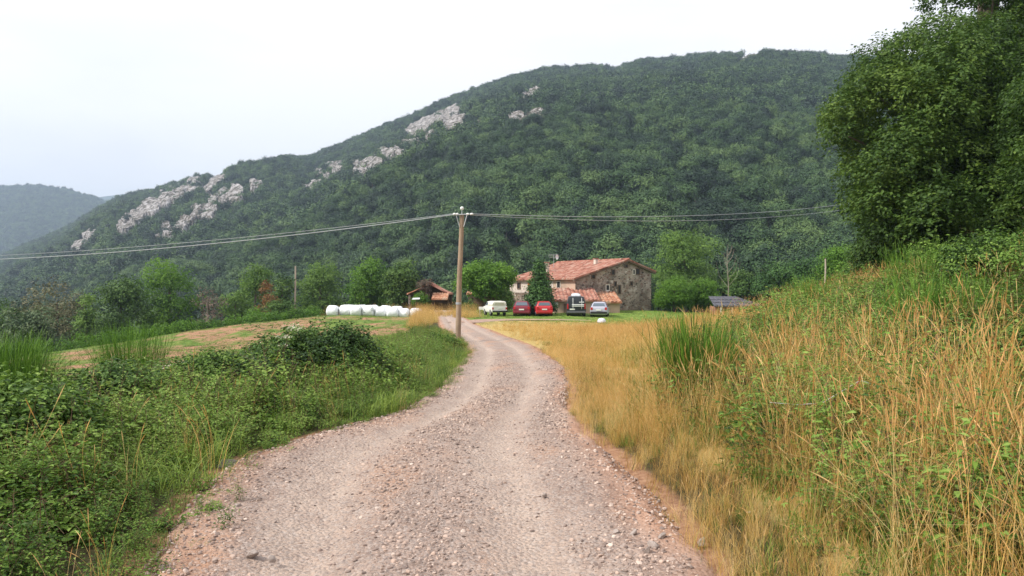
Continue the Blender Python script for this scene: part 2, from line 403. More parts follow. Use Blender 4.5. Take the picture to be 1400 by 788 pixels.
def road_mat():
    m, nt, ns, lk = newmat('gravel_road')
    o = nd(ns, 'ShaderNodeOutputMaterial'); b = nd(ns, 'ShaderNodeBsdfPrincipled'); b.inputs['Roughness'].default_value = .92; b.inputs['Specular IOR Level'].default_value = .2
    ge = nd(ns, 'ShaderNodeNewGeometry')
    def noise(s, d=6, r=.6, sq=None):
        n = nd(ns, 'ShaderNodeTexNoise'); n.inputs['Scale'].default_value = s; n.inputs['Detail'].default_value = d; n.inputs['Roughness'].default_value = r
        mp = nd(ns, 'ShaderNodeMapping'); mp.inputs['Scale'].default_value = sq or (1, 1, 1); lk.new(ge.outputs['Position'], mp.inputs['Vector']); lk.new(mp.outputs['Vector'], n.inputs['Vector'])
        return n.outputs['Fac']
    def mix(f, a, bb, mode='MIX', fac=None):
        x = nd(ns, 'ShaderNodeMix', data_type='RGBA', blend_type=mode)
        if fac is None: lk.new(f, x.inputs[0])
        else: x.inputs[0].default_value = fac
        for s, v in ((6, a), (7, bb)):
            if isinstance(v, tuple): x.inputs[s].default_value = c4(v)
            else: lk.new(v, x.inputs[s])
        return x.outputs[2]
    def rng_(f, a, bb, lo=0, hi=1):
        r = nd(ns, 'ShaderNodeMapRange', interpolation_type='SMOOTHSTEP'); r.inputs[1].default_value = a; r.inputs[2].default_value = bb; r.inputs[3].default_value = lo; r.inputs[4].default_value = hi
        lk.new(f, r.inputs[0]); return r.outputs[0]
    big = noise(.9, 5, .6, (1.3, .45, 1)); mid = noise(5, 6, .7, (1, .6, 1)); fine = noise(60, 4, .7)
    vor = nd(ns, 'ShaderNodeTexVoronoi'); vor.inputs['Scale'].default_value = 34; lk.new(ge.outputs['Position'], vor.inputs['Vector'])
    v2 = nd(ns, 'ShaderNodeTexVoronoi'); v2.inputs['Scale'].default_value = 75; lk.new(ge.outputs['Position'], v2.inputs['Vector'])
    sep = nd(ns, 'ShaderNodeSeparateColor'); lk.new(vor.outputs['Color'], sep.inputs[0])
    sep2 = nd(ns, 'ShaderNodeSeparateColor'); lk.new(v2.outputs['Color'], sep2.inputs[0])
    base = mix(rng_(mid, .3, .7), (.26, .185, .150), (.40, .295, .240))
    base = mix(rng_(big, .50, .64, 0, .8), base, (.44, .255, .165))
    at = nd(ns, 'ShaderNodeAttribute'); at.attribute_name = 'track'
    base = mix(at.outputs['Fac'], base, mix(rng_(mid, .3, .7), (.40, .30, .245), (.50, .385, .31)))
    st = mix(sep.outputs[0], (.12, .095, .09), (.52, .46, .42))
    base = mix(rng_(sep.outputs[1], .6, .8, 0, .35), base, st)
    base = mix(rng_(sep2.outputs[1], .5, .8, 0, .55), base, mix(sep2.outputs[0], (.10, .08, .075), (.54, .46, .41)))
    ed = nd(ns, 'ShaderNodeAttribute'); ed.attribute_name = 'edge'
    base = mix(ed.outputs['Fac'], base, mix(rng_(mid, .3, .7), (.30, .16, .10), (.50, .31, .22)))
    lk.new(base, b.inputs['Base Color'])
    ad = nd(ns, 'ShaderNodeMath', operation='ADD'); 
    m1 = nd(ns, 'ShaderNodeMath', operation='MULTIPLY'); m1.inputs[1].default_value = -1.0; lk.new(vor.outputs['Distance'], m1.inputs[0])
    lk.new(m1.outputs[0], ad.inputs[0]); lk.new(fine, ad.inputs[1])
    bp = nd(ns, 'ShaderNodeBump'); bp.inputs['Strength'].default_value = .8; bp.inputs['Distance'].default_value = .02
    lk.new(ad.outputs[0], bp.inputs['Height']); lk.new(bp.outputs['Normal'], b.inputs['Normal'])
    lk.new(b.outputs['BSDF'], o.inputs['Surface'])
    return m

def structure(o): o['kind'] = 'structure'; return o
def stuff(o, label): o['kind'] = 'stuff'; o['label'] = label; return o
def tag(o, label, cat, group=None):
    o['label'] = label; o['category'] = cat
    if group: o['group'] = group
    return o
def empty(name, loc, label, cat, group=None, rz=0):
    o = bpy.data.objects.new(name, None); COL.objects.link(o); o.location = loc; o.rotation_euler = (0, 0, rz); o.empty_display_size = .3
    return tag(o, label, cat, group)

# ------------------------------------------------------------------ ground sheet
def axis(lo, hi, near, a, b, g):
    out = [a]; s = near
    v = a
    while v < b: v += near; out.append(v)
    s = near
    while v < hi: s *= g; v += s; out.append(min(v, hi))
    v = a; s = near
    while v > lo: s *= g; v -= s; out.insert(0, max(v, lo))
    return np.array(out)

FX = np.array([-6.6, -6.6, -7.0, -7.5, -7.6, -7.0, -6.0, -5.6, -6.0, -6.8, -8.0])
FYv = np.array([-10, 5, 12, 18, 22, 28, 34, 42, 52, 62, 72])
def field_edge(y): return np.interp(y, FYv, FX)
# far rim of the hay field
RIMX = np.array([-20, -23, -31, -31.5, -26, -18.5, -14, -12]); RIMY = np.array([-10, 20, 40, 46, 58, 72, 79, 84])
def rim(y): return np.interp(y, RIMY, RIMX)

def smask(a, b, v): return sstep(a, b, v)
def zones(x, y):
    c = road_c(y); w = road_w(y)
    left = x < c
    wob = .8 * (fbm(x / 2, y / 2, 31, 3) - .5)
    field = smask(0, .9, field_edge(y) + wob - x) * smask(-1.5, 0.2, x - rim(y)) * (1 - smask(76, 79, y))
    # lawn around the farm
    line = np.interp(x, [-8, -3, 4, 8, 12, 20, 30], [52, 54, 55, 52, 48, 50, 60])
    lawn = smask(0, 4, y - line - 2 * wob) * (1 - smask(100, 112, y)) * smask(-12, -9, x) * (1 - smask(30, 40, x))
    lawn = np.maximum(lawn, smask(0, 1.5, x - road_c(y)) * 0)
    right = (x > c)
    dry = right * (1 - smask(-1, 3, y - line)) * np.maximum(smask(.1, 1.2, x - c - w), (y > 16) * 1.0)
    dry = dry * (1 - smask(5, 8, x - np.interp(y, [0, 10, 20, 40], [2.0, 1.4, 5, 8])))
    edge = np.exp(-((np.abs(x - c) - w - .02) / .22) ** 2) * (y < 80) * .8
    return field, lawn, dry, edge

def build_ground():
    xs = axis(-260, 260, .16, -9, 11, 1.045); ys = axis(-45, 190, .16, 1.5, 16, 1.022)
    X, Y = np.meshgrid(xs, ys); Z = H(X, Y)
    c = road_c(Y); w = road_w(Y)
    inside = (1 - sstep(-.25, .02, np.abs(X - c) - w)) * (Y < 88)
    Z = Z - .10 * inside - .06 * (1 - sstep(1.2, 1.55, track_dist(X, Y)))
    Z = Z - 1.5 * sstep(165, 190, Y)
    mb = MB(); ny, nx = X.shape
    i = (np.arange(ny - 1)[:, None] * nx + np.arange(nx - 1)[None, :]).ravel()
    mb.add(np.stack([X, Y, Z], 2), np.stack([i, i + 1, i + nx + 1, i + nx], 1))
    o = mb.obj('ground', ground_mat(), smooth=True)
    f, l, d, e = zones(X.ravel(), Y.ravel())
    soilamt = .56 * fbm(X.ravel() / 6, Y.ravel() / 4, 55, 3) + .125 * sstep(12, 30, Y.ravel()) * (1 - sstep(-22, -27, X.ravel()))
    soilamt = soilamt - .35 * sstep(66, 69, Y.ravel()) - .25 * (1 - sstep(0, 3, X.ravel() - rim(Y.ravel())))
    for n, v in (('field', f), ('lawn', l), ('dry', d), ('edge', e), ('soilamt', soilamt)):
        a = o.data.attributes.new(n, 'FLOAT', 'POINT'); a.data.foreach_set('value', v.astype(np.float32))
    return structure(o)
build_ground()

def road_prof(x, y, t):
    """height of the gravel surface over the terrain; t across -1..1"""
    rut = -.05 * (np.exp(-((t + .42) / .16) ** 2) + np.exp(-((t - .42) / .16) ** 2))
    return .035 + rut + .05 * (fbm(x / .7, y / 1.1, 71, 3) - .5) + .012 * (vnoise(x * 9, y * 9, 6) - .5)

def build_road():
    ys = [-12.0]; s = .09
    while ys[-1] < 88:
        y = ys[-1]; ys.append(y + (.09 if 2 < y < 14 else (.14 if y < 30 else .35)) if y > 2 else y + .3)
    ys = np.array(ys); ts = np.linspace(-1.12, 1.12, 110)
    Y, T = np.meshgrid(ys, ts, indexing='ij')
    wob = .16 * (fbm(Y / 1.3, T * 0 + np.sign(T) * 7, 44, 4) - .5) * np.abs(T) * 2
    X = road_c(Y) + T * (road_w(Y) + wob)
    Z = H0(X, Y) + road_prof(X, Y, T) - .13 * sstep(.95, 1.12, np.abs(T))
    mb = MB(); ny, nx = X.shape
    i = (np.arange(ny - 1)[:, None] * nx + np.arange(nx - 1)[None, :]).ravel()
    mb.add(np.stack([X, Y, Z], 2), np.stack([i, i + 1, i + nx + 1, i + nx], 1))
    RM = road_mat()
    o = mb.obj('gravel_road', RM, smooth=True)
    t = T.ravel(); y = Y.ravel(); x = X.ravel()
    n = fbm(x / .8, y / 2.2, 13, 3)
    tr = np.clip((np.exp(-((t + .45) / .19) ** 2) + np.exp(-((t - .40) / .19) ** 2)) * (.45 + 1.1 * n), 0, 1) * .95
    tr = np.maximum(tr, sstep(30, 55, y) * .8)
    ed = np.clip(sstep(.72, 1.0, np.abs(t)) * (.3 + 1.2 * fbm(x, y, 19, 3)), 0, 1)
    for nme, v in (('track', tr), ('edge', ed)):
        a = o.data.attributes.new(nme, 'FLOAT', 'POINT'); a.data.foreach_set('value', v.astype(np.float32))
    structure(o)
    # side track
    P = np.array(TRK); tt = np.linspace(0, len(P) - 1, 60)
    cx = np.interp(tt, range(len(P)), P[:, 0]); cy = np.interp(tt, range(len(P)), P[:, 1])
    T = nrm(np.stack([np.gradient(cx), np.gradient(cy)], 1)); Nn = np.stack([-T[:, 1], T[:, 0]], 1)
    q = np.linspace(-1, 1, 12)
    half = 1.35 - .9 * np.linspace(0, 1, 60) ** 3
    X = cx[:, None] + Nn[:, :1] * q * half[:, None]; Y = cy[:, None] + Nn[:, 1:] * q * half[:, None]
    Z = H0(X, Y) + .02
    mb = MB(); ny, nx = X.shape
    i = (np.arange(ny - 1)[:, None] * nx + np.arange(nx - 1)[None, :]).ravel()
    mb.add(np.stack([X, Y, Z], 2), np.stack([i, i + nx, i + nx + 1, i + 1], 1))
    o = mb.obj('side_track', RM, smooth=True)
    for nme, v in (('track', .35), ('edge', .45)):
        a = o.data.attributes.new(nme, 'FLOAT', 'POINT'); a.data.foreach_set('value', np.full(X.size, v, np.float32))
    structure(o)
build_road()

# ------------------------------------------------------------------ mountain
HILLM = plain('forest_floor', (.030, .052, .020), 1.0, var=.4, scale=.05, spec=.05)
def polar_sheet(name, us, ds_fn, zfn, rows):
    U = np.array(us); mb = MB()
    s = np.linspace(0, 1, rows)
    U2, S2 = np.meshgrid(U, s, indexing='ij')
    Dd = ds_fn(U2, S2); X = U2 * Dd; Z = zfn(U2, Dd)
    nu, nv = X.shape
    i = (np.arange(nu - 1)[:, None] * nv + np.arange(nv - 1)[None, :]).ravel()
    mb.add(np.stack([X, Dd, Z], 2), np.stack([i, i + nv, i + nv + 1, i + 1], 1))
    return structure(mb.obj(name, HILLM, smooth=True))
polar_sheet('mountain', np.linspace(-1.25, 1.25, 420), lambda u, s: 168 + s * 1550, lambda u, d: H0(u * d, d) - .3, 300)
# the hill beyond on the left and the blue range behind it
FH = np.array([(-600,262),(-200,250),(0,256),(40,254),(90,259),(130,270),(170,288),(230,318),(320,350),(500,380)], float)
def far_hill(u, d):
    T = np.interp(u, (FH[:, 0] - 700) / F, (HZ - FH[:, 1]) / F)
    zr = EYE + T * 2300 - 6; s = np.clip((d - 1500) / 800, 0, 1)
    x = u * d
    z = -20 + (zr + 20) * (s * .7 + .3 * s * s) + np.clip(1.1 - s, 0.04, 1) * np.clip(s * 5, 0, 1) * 60 * (fbm(x / 240, d / 600, 8, 3) - .5)
    return np.where(d > 2300, zr - .3 * (d - 2300), z)
polar_sheet('far_hill', np.linspace(-1.4, -.2, 160), lambda u, s: 1500 + s * 1200, far_hill, 100)
BH = np.array([(-800,330),(-100,300),(60,285),(110,272),(150,267),(185,263),(230,262),(420,300),(700,340)], float)
def blue_range(u, d):
    T = np.interp(u, (BH[:, 0] - 700) / F, (HZ - BH[:, 1]) / F)
    s = np.clip((d - 3300) / 500, 0, 1)
    zr = EYE + T * 3800
    return np.where(d > 3800, zr - .3 * (d - 3800), -20 + (zr + 20) * s) + 6 * (fbm(u * d / 90, d / 90, 2, 3) - .5)
polar_sheet('distant_range', np.linspace(-1.4, 0, 120), lambda u, s: 3300 + s * 900, blue_range, 40)

# limestone outcrops
def rock_mat():
    m, nt, ns, lk = newmat('limestone')
    o = nd(ns, 'ShaderNodeOutputMaterial'); b = nd(ns, 'ShaderNodeBsdfPrincipled'); b.inputs['Roughness'].default_value = .95; b.inputs['Specular IOR Level'].default_value = .1
    ge = nd(ns, 'ShaderNodeNewGeometry'); mp = nd(ns, 'ShaderNodeMapping'); mp.inputs['Scale'].default_value = (1, .5, .8); lk.new(ge.outputs['Position'], mp.inputs['Vector'])
    n = nd(ns, 'ShaderNodeTexNoise'); n.inputs['Scale'].default_value = .24; n.inputs['Detail'].default_value = 8; n.inputs['Roughness'].default_value = .7; lk.new(mp.outputs['Vector'], n.inputs['Vector'])
    c = nd(ns, 'ShaderNodeValToRGB'); el = c.color_ramp.elements
    el[0].position = .36; el[0].color = (.03, .045, .025, 1); el[1].position = .72; el[1].color = (.52, .51, .51, 1)
    e = el.new(.46); e.color = (.12, .10, .08, 1)
    e = el.new(.54); e.color = (.34, .32, .31, 1)
    lk.new(n.outputs['Fac'], c.inputs['Fac']); lk.new(c.outputs['Color'], b.inputs['Base Color'])
    bp = nd(ns, 'ShaderNodeBump'); bp.inputs['Strength'].default_value = .9; bp.inputs['Distance'].default_value = 3; lk.new(n.outputs['Fac'], bp.inputs['Height']); lk.new(bp.outputs['Normal'], b.inputs['Normal'])
    lk.new(b.outputs['BSDF'], o.inputs['Surface']); return m
ROCK = rock_mat()
def hit(u, t, dmin=300):
    u = np.asarray(u, float); t = np.asarray(t, float)
    ds = np.linspace(dmin, 1500, 500)
    out = np.full(u.shape, np.nan)
    for d in ds:
        z = mountain(u, np.full(u.shape, d))
        m = np.isnan(out) & (z > EYE + t * d)
        out[m] = d
    return np.where(np.isnan(out), 1100, out)
OUT = [ # x0,y0,x1,y1,half width px, label
 (237,322,345,262,12,'long pale limestone crag climbing the lower left mountainside, the biggest of the left crags'),
 (165,318,205,288,8,'small ragged limestone crag left of the long pale crag'),
 (210,290,272,252,11,'broad broken limestone crag just above the long pale crag'),
 (284,262,302,244,6,'short limestone knob between the left crags near the skyline'),
 (104,345,130,320,5,'lowest limestone crag at the far left of the mountain'),
 (214,331,224,325,3,'tiny lone white rock below the long pale crag'),
 (424,258,466,234,9,'greyish limestone crag half hidden in trees at mid ridge'),
 (491,239,584,195,10.5,'large bright limestone cliff stepping up the middle of the ridge'),
 (562,182,624,157,6.5,'pale cliff band right above the large bright cliff'),
 (610,180,636,168,6,'small white cliff on the right beneath the pale cliff band'),
 (703,174,737,170,8,'isolated white rock dome alone on the upper mountainside'),
 (716,137,738,128,5,'small white rocks high up above the isolated rock dome'),
 (648,176,660,172,3,'little rock patch between the cliff band and the rock dome'),
 (832,105,850,100,3,'thin pale rock ledge near the crest'),
 (1008,86,1036,74,4,'pale rock gleaming on the skyline crest'),
]
excl = []
for (x0, y0, x1, y1, hw, lab) in OUT:
    a = math.hypot(x1 - x0, y1 - y0); ext = hw * 1.2
    na = max(10, int((a + 2 * ext) * .9)); nb = max(9, int(2.6 * hw * .9))
    A, Bq = np.meshgrid(np.linspace(-ext, a + ext, na), np.linspace(-1.3 * hw, 1.3 * hw, nb), indexing='ij')
    ex, ey = (x1 - x0) / a, (y1 - y0) / a
    px = x0 + A * ex - Bq * ey; py = y0 + A * ey + Bq * ex
    u = (px - 700) / F; t = (HZ - py) / F
    dd = hit(u, t)
    X = u * dd; Y = dd; Z = mountain(u, dd)
    e = 1 - (np.clip(np.maximum(-A, A - a) / ext, 0, 1) ** 2 + (Bq / (1.15 * hw)) ** 2)
    nzv = fbm(px / 16, py / 10, 77, 4)
    env = e + (.45 if hw <= 8 else -.1) + (nzv - .5) * 5.5
    bulge = np.clip(env * 1.6, -1, 1)
    rid = 1 - np.abs(2 * fbm(px / 13 + py / 24, py / 9, 88, 2) - 1)
    hgt = min(8, 3 + hw * .5)
    b = bulge * hgt * (.6 + .6 * rid) - 1.0 + 1.6 * (fbm(px / 3.2, py / 3.2, 12, 3) - .5)
    X2 = X + (fbm(px / 5, py / 5, 5, 2) - .5) * 6; Y2 = Y - b * .35; Z2 = Z + b * .95
    edge = np.zeros_like(b, bool); edge[0] = edge[-1] = True; edge[:, 0] = edge[:, -1] = True
    Z2 = np.where(edge, Z - 6, Z2)
    mb = MB(); na_, nb_ = X.shape
    i = (np.arange(na_ - 1)[:, None] * nb_ + np.arange(nb_ - 1)[None, :]).ravel()
    mb.add(np.stack([X2, Y2, Z2], 2), np.stack([i, i + nb_, i + nb_ + 1, i + 1], 1))
    o = mb.obj('rock_outcrop', ROCK)
    tag(o, lab, 'rock outcrop', 'limestone crags on the wooded mountain')
    excl.append((x0, y0, ex, ey, a, hw))

# ------------------------------------------------------------------ scatter by geometry nodes
def proto_collection(name, objs):
    c = bpy.data.collections.new(name)
    for o in objs: c.objects.link(o)
    return c
def scatter(name, protos, P, rot, scl, idx, label):
    me = bpy.data.meshes.new(name); me.vertices.add(len(P)); me.vertices.foreach_set('co', P.astype(np.float32).ravel())
    for n, t, v in (('srot', 'FLOAT_VECTOR', rot), ('sscl', 'FLOAT', scl), ('sidx', 'INT', idx)):
        a = me.attributes.new(n, t, 'POINT')
        if t == 'FLOAT_VECTOR': a.data.foreach_set('vector', np.asarray(v, np.float32).ravel())
        elif t == 'INT': a.data.foreach_set('value', np.asarray(v, np.int32))
        else: a.data.foreach_set('value', np.asarray(v, np.float32))
    o = bpy.data.objects.new(name, me); COL.objects.link(o)
    ng = bpy.data.node_groups.new(name, 'GeometryNodeTree')
    ng.interface.new_socket('Geometry', in_out='INPUT', socket_type='NodeSocketGeometry')
    ng.interface.new_socket('Geometry', in_out='OUTPUT', socket_type='NodeSocketGeometry')
    ns, lk = ng.nodes, ng.links
    gi = ns.new('NodeGroupInput'); go = ns.new('NodeGroupOutput')
    ci = ns.new('GeometryNodeCollectionInfo'); ci.inputs['Collection'].default_value = proto_collection(name + '_kinds', protos)
    ci.inputs['Separate Children'].default_value = True; ci.inputs['Reset Children'].default_value = True
    ip = ns.new('GeometryNodeInstanceOnPoints'); ip.inputs['Pick Instance'].default_value = True
    def na(n, t):
        x = ns.new('GeometryNodeInputNamedAttribute'); x.data_type = t; x.inputs['Name'].default_value = n; return x.outputs['Attribute']
    lk.new(gi.outputs[0], ip.inputs['Points']); lk.new(ci.outputs[0], ip.inputs['Instance'])
    er = ns.new('FunctionNodeEulerToRotation'); lk.new(na('srot', 'FLOAT_VECTOR'), er.inputs[0]); lk.new(er.outputs[0], ip.inputs['Rotation'])
    lk.new(na('sidx', 'INT'), ip.inputs['Instance Index']); lk.new(na('sscl', 'FLOAT'), ip.inputs['Scale'])
    lk.new(ip.outputs[0], go.inputs[0])
    md = o.modifiers.new('scatter', 'NODES'); md.node_group = ng
    return stuff(o, label)

def far_crown(seed, n, leaf, r=3.6, hgt=8.0, shape='round'):
    rng = np.random.default_rng(seed); mb = MB()
    bl = crown_blobs(rng, (0, 0, hgt * .58), r, hgt * .42, 12, r * .5, shape)
    crown(mb, bl, n, leaf, seed, spray=4, aspect=.9, inner=.05, up=.35, rough=.2, lv=.07)
    tube(mb, [(0, 0, -1.5), (0, 0, hgt * .5)], [.25, .15], 5, 1)
    return mb.obj('crown_kind', [G['forest'], BARK], link=False)
FAR = [far_crown(100 + i, 700, .95, r, h, s) for i, (r, h, s) in enumerate([(3.6, 8, 'round'), (3.2, 8.5, 'egg'), (4.2, 8.2, 'round'), (3.0, 7, 'round'), (2.4, 9.5, 'egg')])]
MIDC = [far_crown(200 + i, 3200, .42, r, h, s) for i, (r, h, s) in enumerate([(3.8, 9, 'round'), (3.4, 10, 'egg'), (4.4, 9, 'round'), (3.0, 8, 'egg')])]

def forest(name, d0, d1, cell, protos, seed, smin, smax, label, zfn, umin=-.86, umax=.86, keep=None):
    rng = np.random.default_rng(seed)
    xs = np.arange(umin * d1, umax * d1, cell); ys = np.arange(d0, d1, cell)
    X, Y = np.meshgrid(xs, ys); X = X.ravel() + rng.uniform(-.45, .45, X.size) * cell; Y = Y.ravel() + rng.uniform(-.45, .45, Y.size) * cell
    u = X / Y; m = (u > umin) & (u < umax) & (Y > d0) & (Y < d1)
    X, Y, u = X[m], Y[m], u[m]; Z = zfn(X, Y)
    if keep is not None:
        m = keep(X, Y, Z, u, rng); X, Y, Z = X[m], Y[m], Z[m]
    n = len(X); s = rng.uniform(smin, smax, n) * (.85 + .3 * fbm(X / 45, Y / 45, 4, 2))
    rot = np.stack([rng.normal(0, .06, n), rng.normal(0, .06, n), rng.uniform(0, 6.28, n)], 1)
    return scatter(name, protos, np.stack([X, Y, Z - .3 + rng.uniform(-1.2, 2.0, n)], 1), rot, s, rng.integers(0, len(protos), n), label)

def ridge_keep(X, Y, Z, u, rng):
    Rr = np.interp(u, [-.9, -.7, -.4, 0, .35, 1], [1350, 1300, 1230, 1080, 980, 900])
    m = Y < Rr + 40
    py = HZ - (Z + 5 - EYE) / Y * F; px = 700 + u * F; py0 = HZ - (Z - EYE) / Y * F
    for (x0, y0, ex, ey, a, hw) in excl:
        for q in (py, py0):
            A = (px - x0) * ex + (q - y0) * ey; Bq = -(px - x0) * ey + (q - y0) * ex
            out = np.clip(np.maximum(-A, A - a) / (hw * 1.2), 0, 9) ** 2 + (Bq / (1.1 * hw)) ** 2
            m &= ~((out < (.8 if hw > 8 else 1.3)) & (rng.random(len(X)) > (.36 if hw > 8 else .06)))
    return m
forest('mountain_forest', 420, 1400, 5.9, FAR, 1, .62, 1.2, 'dense broadleaf forest covering the whole mountainside', lambda x, y: H0(x, y), keep=ridge_keep)
def mid_keep(X, Y, Z, u, rng):
    py = HZ - (Z + 12 - EYE) / Y * F
    return (py < 450)
forest('valley_forest', 128, 420, 6.4, MIDC, 2, .8, 1.3, 'larger, brighter forest trees on the lower slopes behind the farm', lambda x, y: H0(x, y), keep=mid_keep)
forest('far_hill_forest', 1500, 2330, 9.5, FAR, 3, 1.1, 1.6, 'bluish forest on the low hill beyond at the left', lambda x, y: far_hill(x / y, y), umin=-.8, umax=-.36)

# ------------------------------------------------------------------ single trees
def tree(name, px, d, ytop, wpx, mat, label, shape='round', n=9000, leaf=.26, base=None, bark=None, nb=34, lean=0, group='trees round the field and farm', hollow=.5, low=.12):
    x = uw(px) * d; gz = hz(x, d) if base is None else base
    top = zat(ytop, d); h = top - gz; rx = wpx / F * d / 2
    rng = np.random.default_rng(int(px * 7 + d))
    root = empty(name, (x, d, gz), label, 'tree' if 'bush' not in name else 'bush', group)
    rz = h * (1 - low) / 2 * 1.10; cz = h - rz * .93; rx *= 1.12; n = int(n * 1.5)
    mb = MB(); bl = crown_blobs(rng, (0, 0, cz), rx, rz, int(nb * 1.3), min(rx, rz) * .34, shape, hollow)
    B_ = np.array(bl); t_ = (B_[:, 2] + B_[:, 3] * .82).max(); lo_ = (B_[:, 2] - B_[:, 3] * .5).min(); B_[:, 2] = lo_ + (B_[:, 2] - lo_) * (h - lo_) / (t_ - lo_)
    ex_ = (np.abs(B_[:, 0]) + B_[:, 3] * .9).max(); B_[:, :2] *= rx / 1.12 / ex_; bl = B_
    crown(mb, bl, n, leaf, int(px), aspect=.65, tone=.12)
    mb.obj('crown', mat, root)
    tb = MB(); r0 = max(.08, h * .022)
    tube(tb, [(0, 0, -.8), (rng.normal(0, .1), rng.normal(0, .1), h * .3), (lean * .4, rng.normal(0, .15), h * .6), (lean, 0, h * .85)], [r0 * 1.4, r0, r0 * .6, r0 * .2], 8)
    for k in range(7):
        a = rng.uniform(0, 6.28); z0 = h * rng.uniform(.25, .6); L = rx * rng.uniform(.5, .85)
        tube(tb, [(0, 0, z0), (math.cos(a) * L * .5, math.sin(a) * L * .5, z0 + L * .35), (math.cos(a) * L, math.sin(a) * L, z0 + L * .7)], [r0 * .45, r0 * .25, r0 * .08], 5)
    tb.obj('trunk', bark or BARK, root, smooth=True)
    return root

T = tree
T('broadleaf_tree', 8, 84, 412, 70, G['oak'], 'dark green tree cut by the left edge of the picture beyond the field')
T('broadleaf_tree', 78, 88, 382, 98, G['brown'], 'broad tree with brown tinged crown at the far left beyond the field', nb=44, n=13000)
T('broadleaf_tree', 42, 76, 424, 78, G['dull'], 'low bluish green tree in front of the brown tinged tree')
T('slender_tree', 118, 80, 406, 30, G['light'], 'slender light green tree between the brown tinged tree and a dull green one', 'egg', 4000)
T('broadleaf_tree', 165, 86, 378, 78, G['oak'], 'dull dark green round tree left of the tallest bright tree', n=11000)
T('broadleaf_tree', 232, 90, 354, 84, G['bright'], 'tallest bright green tree of the left row beyond the field', n=14000, nb=46)
T('withered_tree', 284, 86, 392, 46, G['bare'], 'sparse greyish pink withered tree right of the tallest bright tree', n=2200, leaf=.18, bark=BARK_PALE)
T('broadleaf_tree', 322, 92, 388, 40, G['light'], 'small light green tree right of the withered tree', n=5000)
T('broadleaf_tree', 350, 96, 364, 50, G['light'], 'taller pale green tree behind the russet one', 'egg', 6500)
T('russet_tree', 368, 86, 386, 26, G['orange'], 'small tree with russet orange leaves at the field rim', n=2400, leaf=.2)
T('broadleaf_tree', 386, 92, 378, 30, G['oak'], 'narrow dark green tree just right of the russet one', n=3500)
T('broadleaf_tree', 438, 104, 357, 64, G['light'], 'soft green tree with pointed top behind the thin second pole', 'egg', 11000, nb=40)
T('broadleaf_tree', 508, 96, 355, 62, G['bright'], 'bright green round tree behind the white bales', n=12000, nb=40)
T('broadleaf_tree', 551, 92, 358, 52, G['oak'], 'mid green tree touching the left end of the ruined barn', n=9000)
T('spreading_tree', 664, 80, 360, 78, G['bright'], 'bright green spreading tree left of the farmhouse, above the white pickup', n=15000, nb=46, low=.22)
T('conical_tree', 738, 73.5, 357, 42, G['dark'], 'dark conical tree in front of the farmhouse', 'cone', 12000, leaf=.2, nb=60, low=.02)
T('broadleaf_tree', 936, 112, 315, 96, G['light'], 'large light green tree rising behind the right end of the farmhouse', n=17000, nb=50)
T('broadleaf_tree', 1010, 108, 372, 56, G['oak'], 'dark tree behind the low roofed shelter', n=8000)
T('broadleaf_tree', 1062, 104, 358, 66, G['dark'], 'very dark tree to the right above the shelter roof', n=9000)
T('broadleaf_tree', 1112, 92, 350, 66, G['dark'], 'dark tree behind the small grey fence pole', n=9000)
T('broadleaf_tree', 1152, 74, 338, 62, G['bright'], 'bright green tree at the left foot of the big trees', n=10000, leaf=.22)
T('broadleaf_tree', 1200, 62, 330, 90, G['oak'], 'dark tree half hidden behind the biggest tree', n=10000, leaf=.22)
T('round_bush', 922, 83, 379, 58, G['bright'], 'left one of two clipped round bushes beside the farmhouse', n=17000, leaf=.13, low=.0, hollow=.7, group='round bushes beside the farmhouse')
T('round_bush', 962, 84, 382, 50, G['bright'], 'right one of two clipped round bushes, next to the shelter', n=15000, leaf=.13, low=.0, hollow=.7, group='round bushes beside the farmhouse')
T('dark_bush', 386, 72, 413, 52, G['oak'], 'dark bush on the rim of the field left of the bales', n=4500, leaf=.16, low=0, group='bushes')
T('dark_bush', 350, 70, 424, 36, G['bright'], 'low green bush beside the dark bush on the field rim', n=3000, leaf=.16, low=0, group='bushes')
T('tall_weed_bush', 575, 84, 402, 22, G['bright'], 'slender green bush at the wall of the ruined barn', 'egg', 2600, leaf=.16, low=0, group='bushes')
T('shrub_bush', 640, 76, 414, 24, G['oak'], 'low green bush under the spreading tree beside the track', n=2400, leaf=.14, low=0, group='bushes')
T('shrub_bush', 693, 79, 397, 22, G['light'], 'light bush growing at the farmhouse stairs', 'egg', 2600, leaf=.14, low=0, group='bushes')

# bare pale tree
def bare_tree(px, d, ytop, label):
    x = uw(px) * d; gz = hz(x, d); h = zat(ytop, d) - gz
    rng = np.random.default_rng(5); mb = MB()
    tube(mb, [(0, 0, -.5), (.1, 0, h * .4), (-.1, 0, h * .75), (.05, 0, h)], [.10, .07, .04, .015], 6)
    for k in range(16):
        z0 = h * rng.uniform(.35, .9); a = rng.uniform(0, 6.28); L = (h - z0) * .35 + .4
        tube(mb, [(0, 0, z0), (math.cos(a) * L * .5, math.sin(a) * L * .5, z0 + L * .6), (math.cos(a) * L * .7, math.sin(a) * L * .7, z0 + L * 1.4)], [.025, .016, .008], 4)
    root = empty('bare_tree', (x, d, gz), label, 'tree')
    mb.obj('trunk', BARK_PALE, root)
bare_tree(995, 92, 334, 'bare pale dead tree standing between round bushes and shelter')

